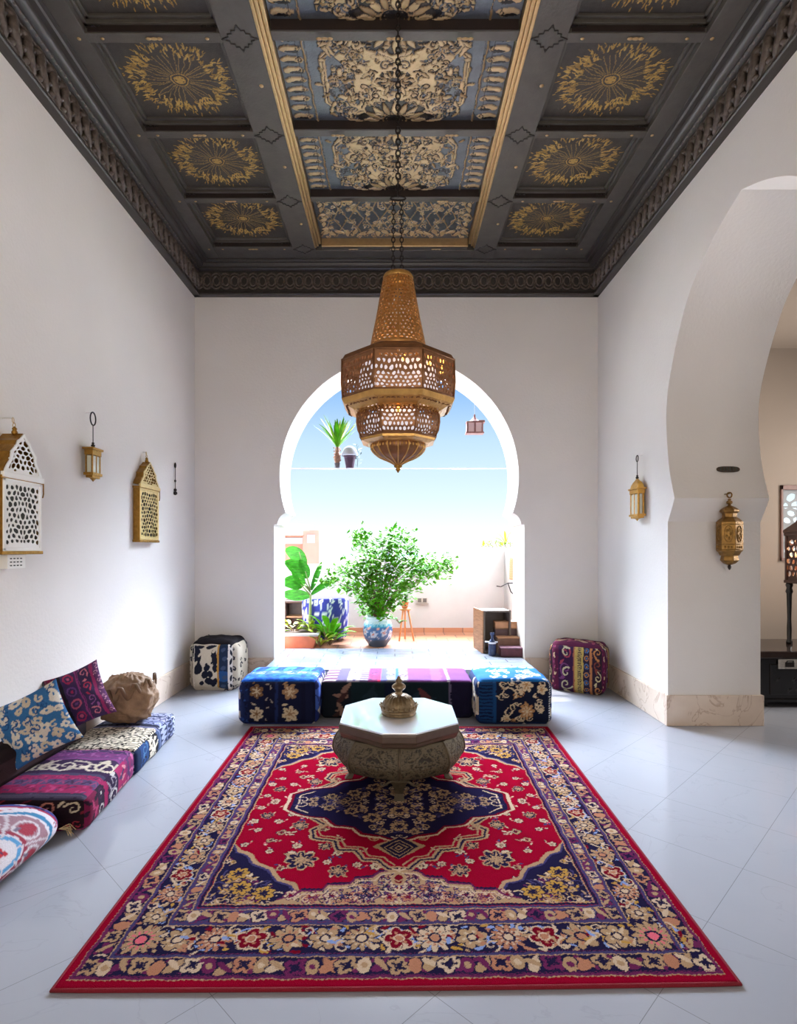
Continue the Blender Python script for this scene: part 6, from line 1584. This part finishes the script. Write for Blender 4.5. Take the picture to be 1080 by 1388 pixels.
m.tube([(.09, 0, 0), (.10, 0, .15), (.085, 0, .29)], .004, 5); m.build('trailing_twig', mat('grey_green_leaf', (110, 130, 130), .6), t)
x1 = (457 - HX) / K
t = empty('potted_palm', (x1, TBY, zb + .0005), 0, 'small spiky palm with a stout trunk standing on the clear shelf in the arch', 'palm')
m = MB(); m.lathe([(.03, 0), (.035, .06), (.04, .065)], 14); m.build('pot', mat('small_grey_pot', (120, 112, 120), .6), t)
m = MB(); tr = catmull([(.022, .06), (.038, .10), (.042, .14), (.028, .18), (.024, .24), (.018, .26)], 4); m.lathe(tr, 14)
for k in range(18): a = k * 2.4; z = .09 + k * .009; m.tube([(.034 * math.cos(a), .034 * math.sin(a), z), (.048 * math.cos(a), .048 * math.sin(a), z + .018)], [.010, .003], 4)
m.build('trunk', mat('palm_trunk', (176, 132, 110), .8, noise=.3, scale=30), t, smooth=True)
for mt, sd, cnt in ((GREEN, 2, 26), (YG, 7, 18)):
    m = MB(); r = random.Random(sd)
    for k in range(cnt):
        a = r.uniform(0, 2 * PI); e_ = r.uniform(1.1, 3.4); d = Vector((math.cos(a), math.sin(a) * .8, e_)).normalized()
        leaf(m, (0, 0, .22 + r.uniform(0, .05)), d, r.uniform(.30, .50), .040, droop=r.uniform(.0, .30), n=6)
    m.build('fronds', mt, t, smooth=True)
# little lantern hung from the arch
LY = 6.9; K = F / LY; x0 = (643 - HX) / K; zt = AZ + math.sqrt(AR ** 2 - (x0 - AX) ** 2); zz = 1.5 + (745 - 587) / K
t = empty('hanging_lantern', (x0, LY, zz), 0, 'tiny red-brown house shaped lantern hanging in the upper right of the arch', 'lantern')
RB = mat('red_brown_metal', (150, 100, 96), .6, noise=.3, scale=30); RBW = mat('pink_glass', (214, 184, 186), .3)
m = MB(); m.box(-.11, .11, -.06, .06, -.012, .006); m.box(-.10, -.082, -.05, .05, 0, .125); m.box(.082, .10, -.05, .05, 0, .14); m.box(-.012, .012, -.05, .05, 0, .13); m.box(-.105, .12, -.055, .055, .12, .135); m.box(.05, .12, -.05, .05, .13, .15); m.build('frame', RB, t, bevel=.003)
MB().box(-.085, .085, -.042, .042, .004, .122).build('panes', RBW, t)
m = MB(); m.lathe([(.085, .134), (.05, .155), (.022, .18), (.010, .205), (.014, .212), (.004, .235)], 10); m.build('roof', RB, t)
m = MB(); m.tube([(0, 0, .23), (0, 0, zt - zz + .01)], .0022, 4); m.build('cord', mat('pale_cord', (214, 220, 230), .6), t)

# ------------------------------------------------------------------ the neighbourhood and the sea
PINKW = mat('salmon_plaster', (226, 150, 130), .85, noise=.1, scale=2)
by = 15.0
xa, xb = (345 - HX) * by / F, (434 - HX) * by / F
zt = 1.5 + (745 - 722) * by / F
t = empty('salmon_house', ((xa + xb) / 2, by + 1.5, -3), 0, 'salmon pink rooftop building behind the banana plant', 'building')
w_ = (xb - xa) / 2
MB().box(-w_, w_ - .42, -1.5, 1.5, 0, zt + 3 - .1).build('wall', PINKW, t)
MB().box(w_ - .44, w_, -1.7, 1.5, 0, zt + 3 + .06).build('tower', PINKW, t, bevel=.01)
m = MB(); m.add([(-w_, -1.7, zt + 3 - .1), (w_ - .4, -1.7, zt + 3 - .1), (w_ - .4, 0, zt + 3 + .22), (-w_, 0, zt + 3 + .30)], [(0, 1, 2, 3)]); m.build('roof', mat('roof_tiles', (214, 140, 110), .8, noise=.3, scale=8), t, solid=.06)
MB().box(-w_, w_ - .44, -1.72, -1.5, zt + 3 - .30, zt + 3 - .14).build('white_band', WH, t)
MB().box(w_ - .32, w_ - .12, -1.72, -1.69, zt + 3 - .28, zt + 3 - .06).build('window', mat('grey_window', (176, 170, 176), .3), t)
for (pa, pb, py, Y, lab, nm) in ((436, 612, 757, 24, 'long white flat roofed house behind the shrub below the sea', 'white_house'), (654, 720, 749, 18, 'white flat roofed house beyond the terrace pier', 'white_house')):
    xa, xb = (pa - HX) * Y / F, (pb - HX) * Y / F; zt = 1.5 + (745 - py) * Y / F
    t = empty(nm, ((xa + xb) / 2, Y + 2, -6), 0, lab, 'building'); w_ = (xb - xa) / 2
    MB().box(-w_, w_, -2, 2, 0, zt + 6).build('wall', WH, t)
    MB().box(-w_ * .3, w_ * .1, -1, 1, zt + 6, zt + 6.12).build('roof_hatch', WH, t)
hill = MB(); r = random.Random(6); n = 40
SEA = mat('pale_blue_sea', (150, 190, 220), .35); struct(MB().box(-3000, 3000, 30, 5800, -40.2, -40).build('ground_sea', SEA))
struct(MB().box(-300, 300, PY + .3, 200, -8.2, -8).build('ground_town', mat('pale_rooftops', (226, 214, 204), .9)))
# plants along the parapet top and beyond the pier
def hedge(name, pxs, Y, z, lab, seed, h=.16, pal=False):
    x0 = (pxs[0] - HX) * Y / F; x1 = (pxs[1] - HX) * Y / F
    t = empty(name, ((x0 + x1) / 2, Y, z), 0, lab, 'plant'); m = MB(); st = MB(); r = random.Random(seed)
    for i in range(90):
        p = Vector((r.uniform(x0, x1) - (x0 + x1) / 2, r.uniform(-.06, .06), r.uniform(.0, h))); leaf(m, p, (r.uniform(-1, 1), r.uniform(-1, 1), r.uniform(-.2, 1)), r.uniform(.04, .08), .035)
    for i in range(8): q = (i + .5) / 8 * (x1 - x0) - (x1 - x0) / 2; st.tube([(q, 0, 0), (q + r.uniform(-.05, .05), 0, h)], .005, 4)
    if pal:
        for k in range(11): a = k * .57; leaf(m, (.10, 0, h * .6), (math.cos(a), .2 * math.sin(a), 1.2 + math.sin(a * 3)), .36, .04, droop=.4, n=5)
    st.build('stems', BARK, t); m.build('foliage', YG if pal else GREEN, t); return t
hedge('climbing_plant', (578, 612), PY + .09, pz + .0005, 'small climbing plant on top of the parapet right of the shrub', 4)
hedge('roof_plants', (653, 700), PY + .15, 1.5 + 3 * PY / F + .0005, 'yellow green plants and a small palm on top of the terrace pier', 5, .08, True)
# shutter and wall plants on the right terrace wall
t = empty('wall_shutter', (rx + .02, 8.02, 1.5 - 26 * 8 / F), 0, 'orange louvred shutter on the right terrace wall', 'shutter')
m = MB(); m.box(-.03, 0, -.12, .12, -.16, .16)
m.build('panel', WO, t, bevel=.004); m = MB()
for k in range(9): m.box(-.036, -.03, -.10, .10, -.14 + k * .033, -.125 + k * .033)
m.build('louvres', WO, t)
t = empty('wall_sconce', (rx + .02, 7.9, 1.5 - 55 * 7.9 / F), 0, 'thin bent iron bracket on the right terrace wall', 'bracket')
m = MB(); m.tube([(0, 0, .10), (-.10, 0, .10), (-.20, 0, .05), (-.26, 0, .06)], .008, 6); m.tube([(0, 0, -.08), (-.06, 0, -.02), (-.10, 0, .10)], .008, 6); m.build('arm', IRON, t, smooth=True)
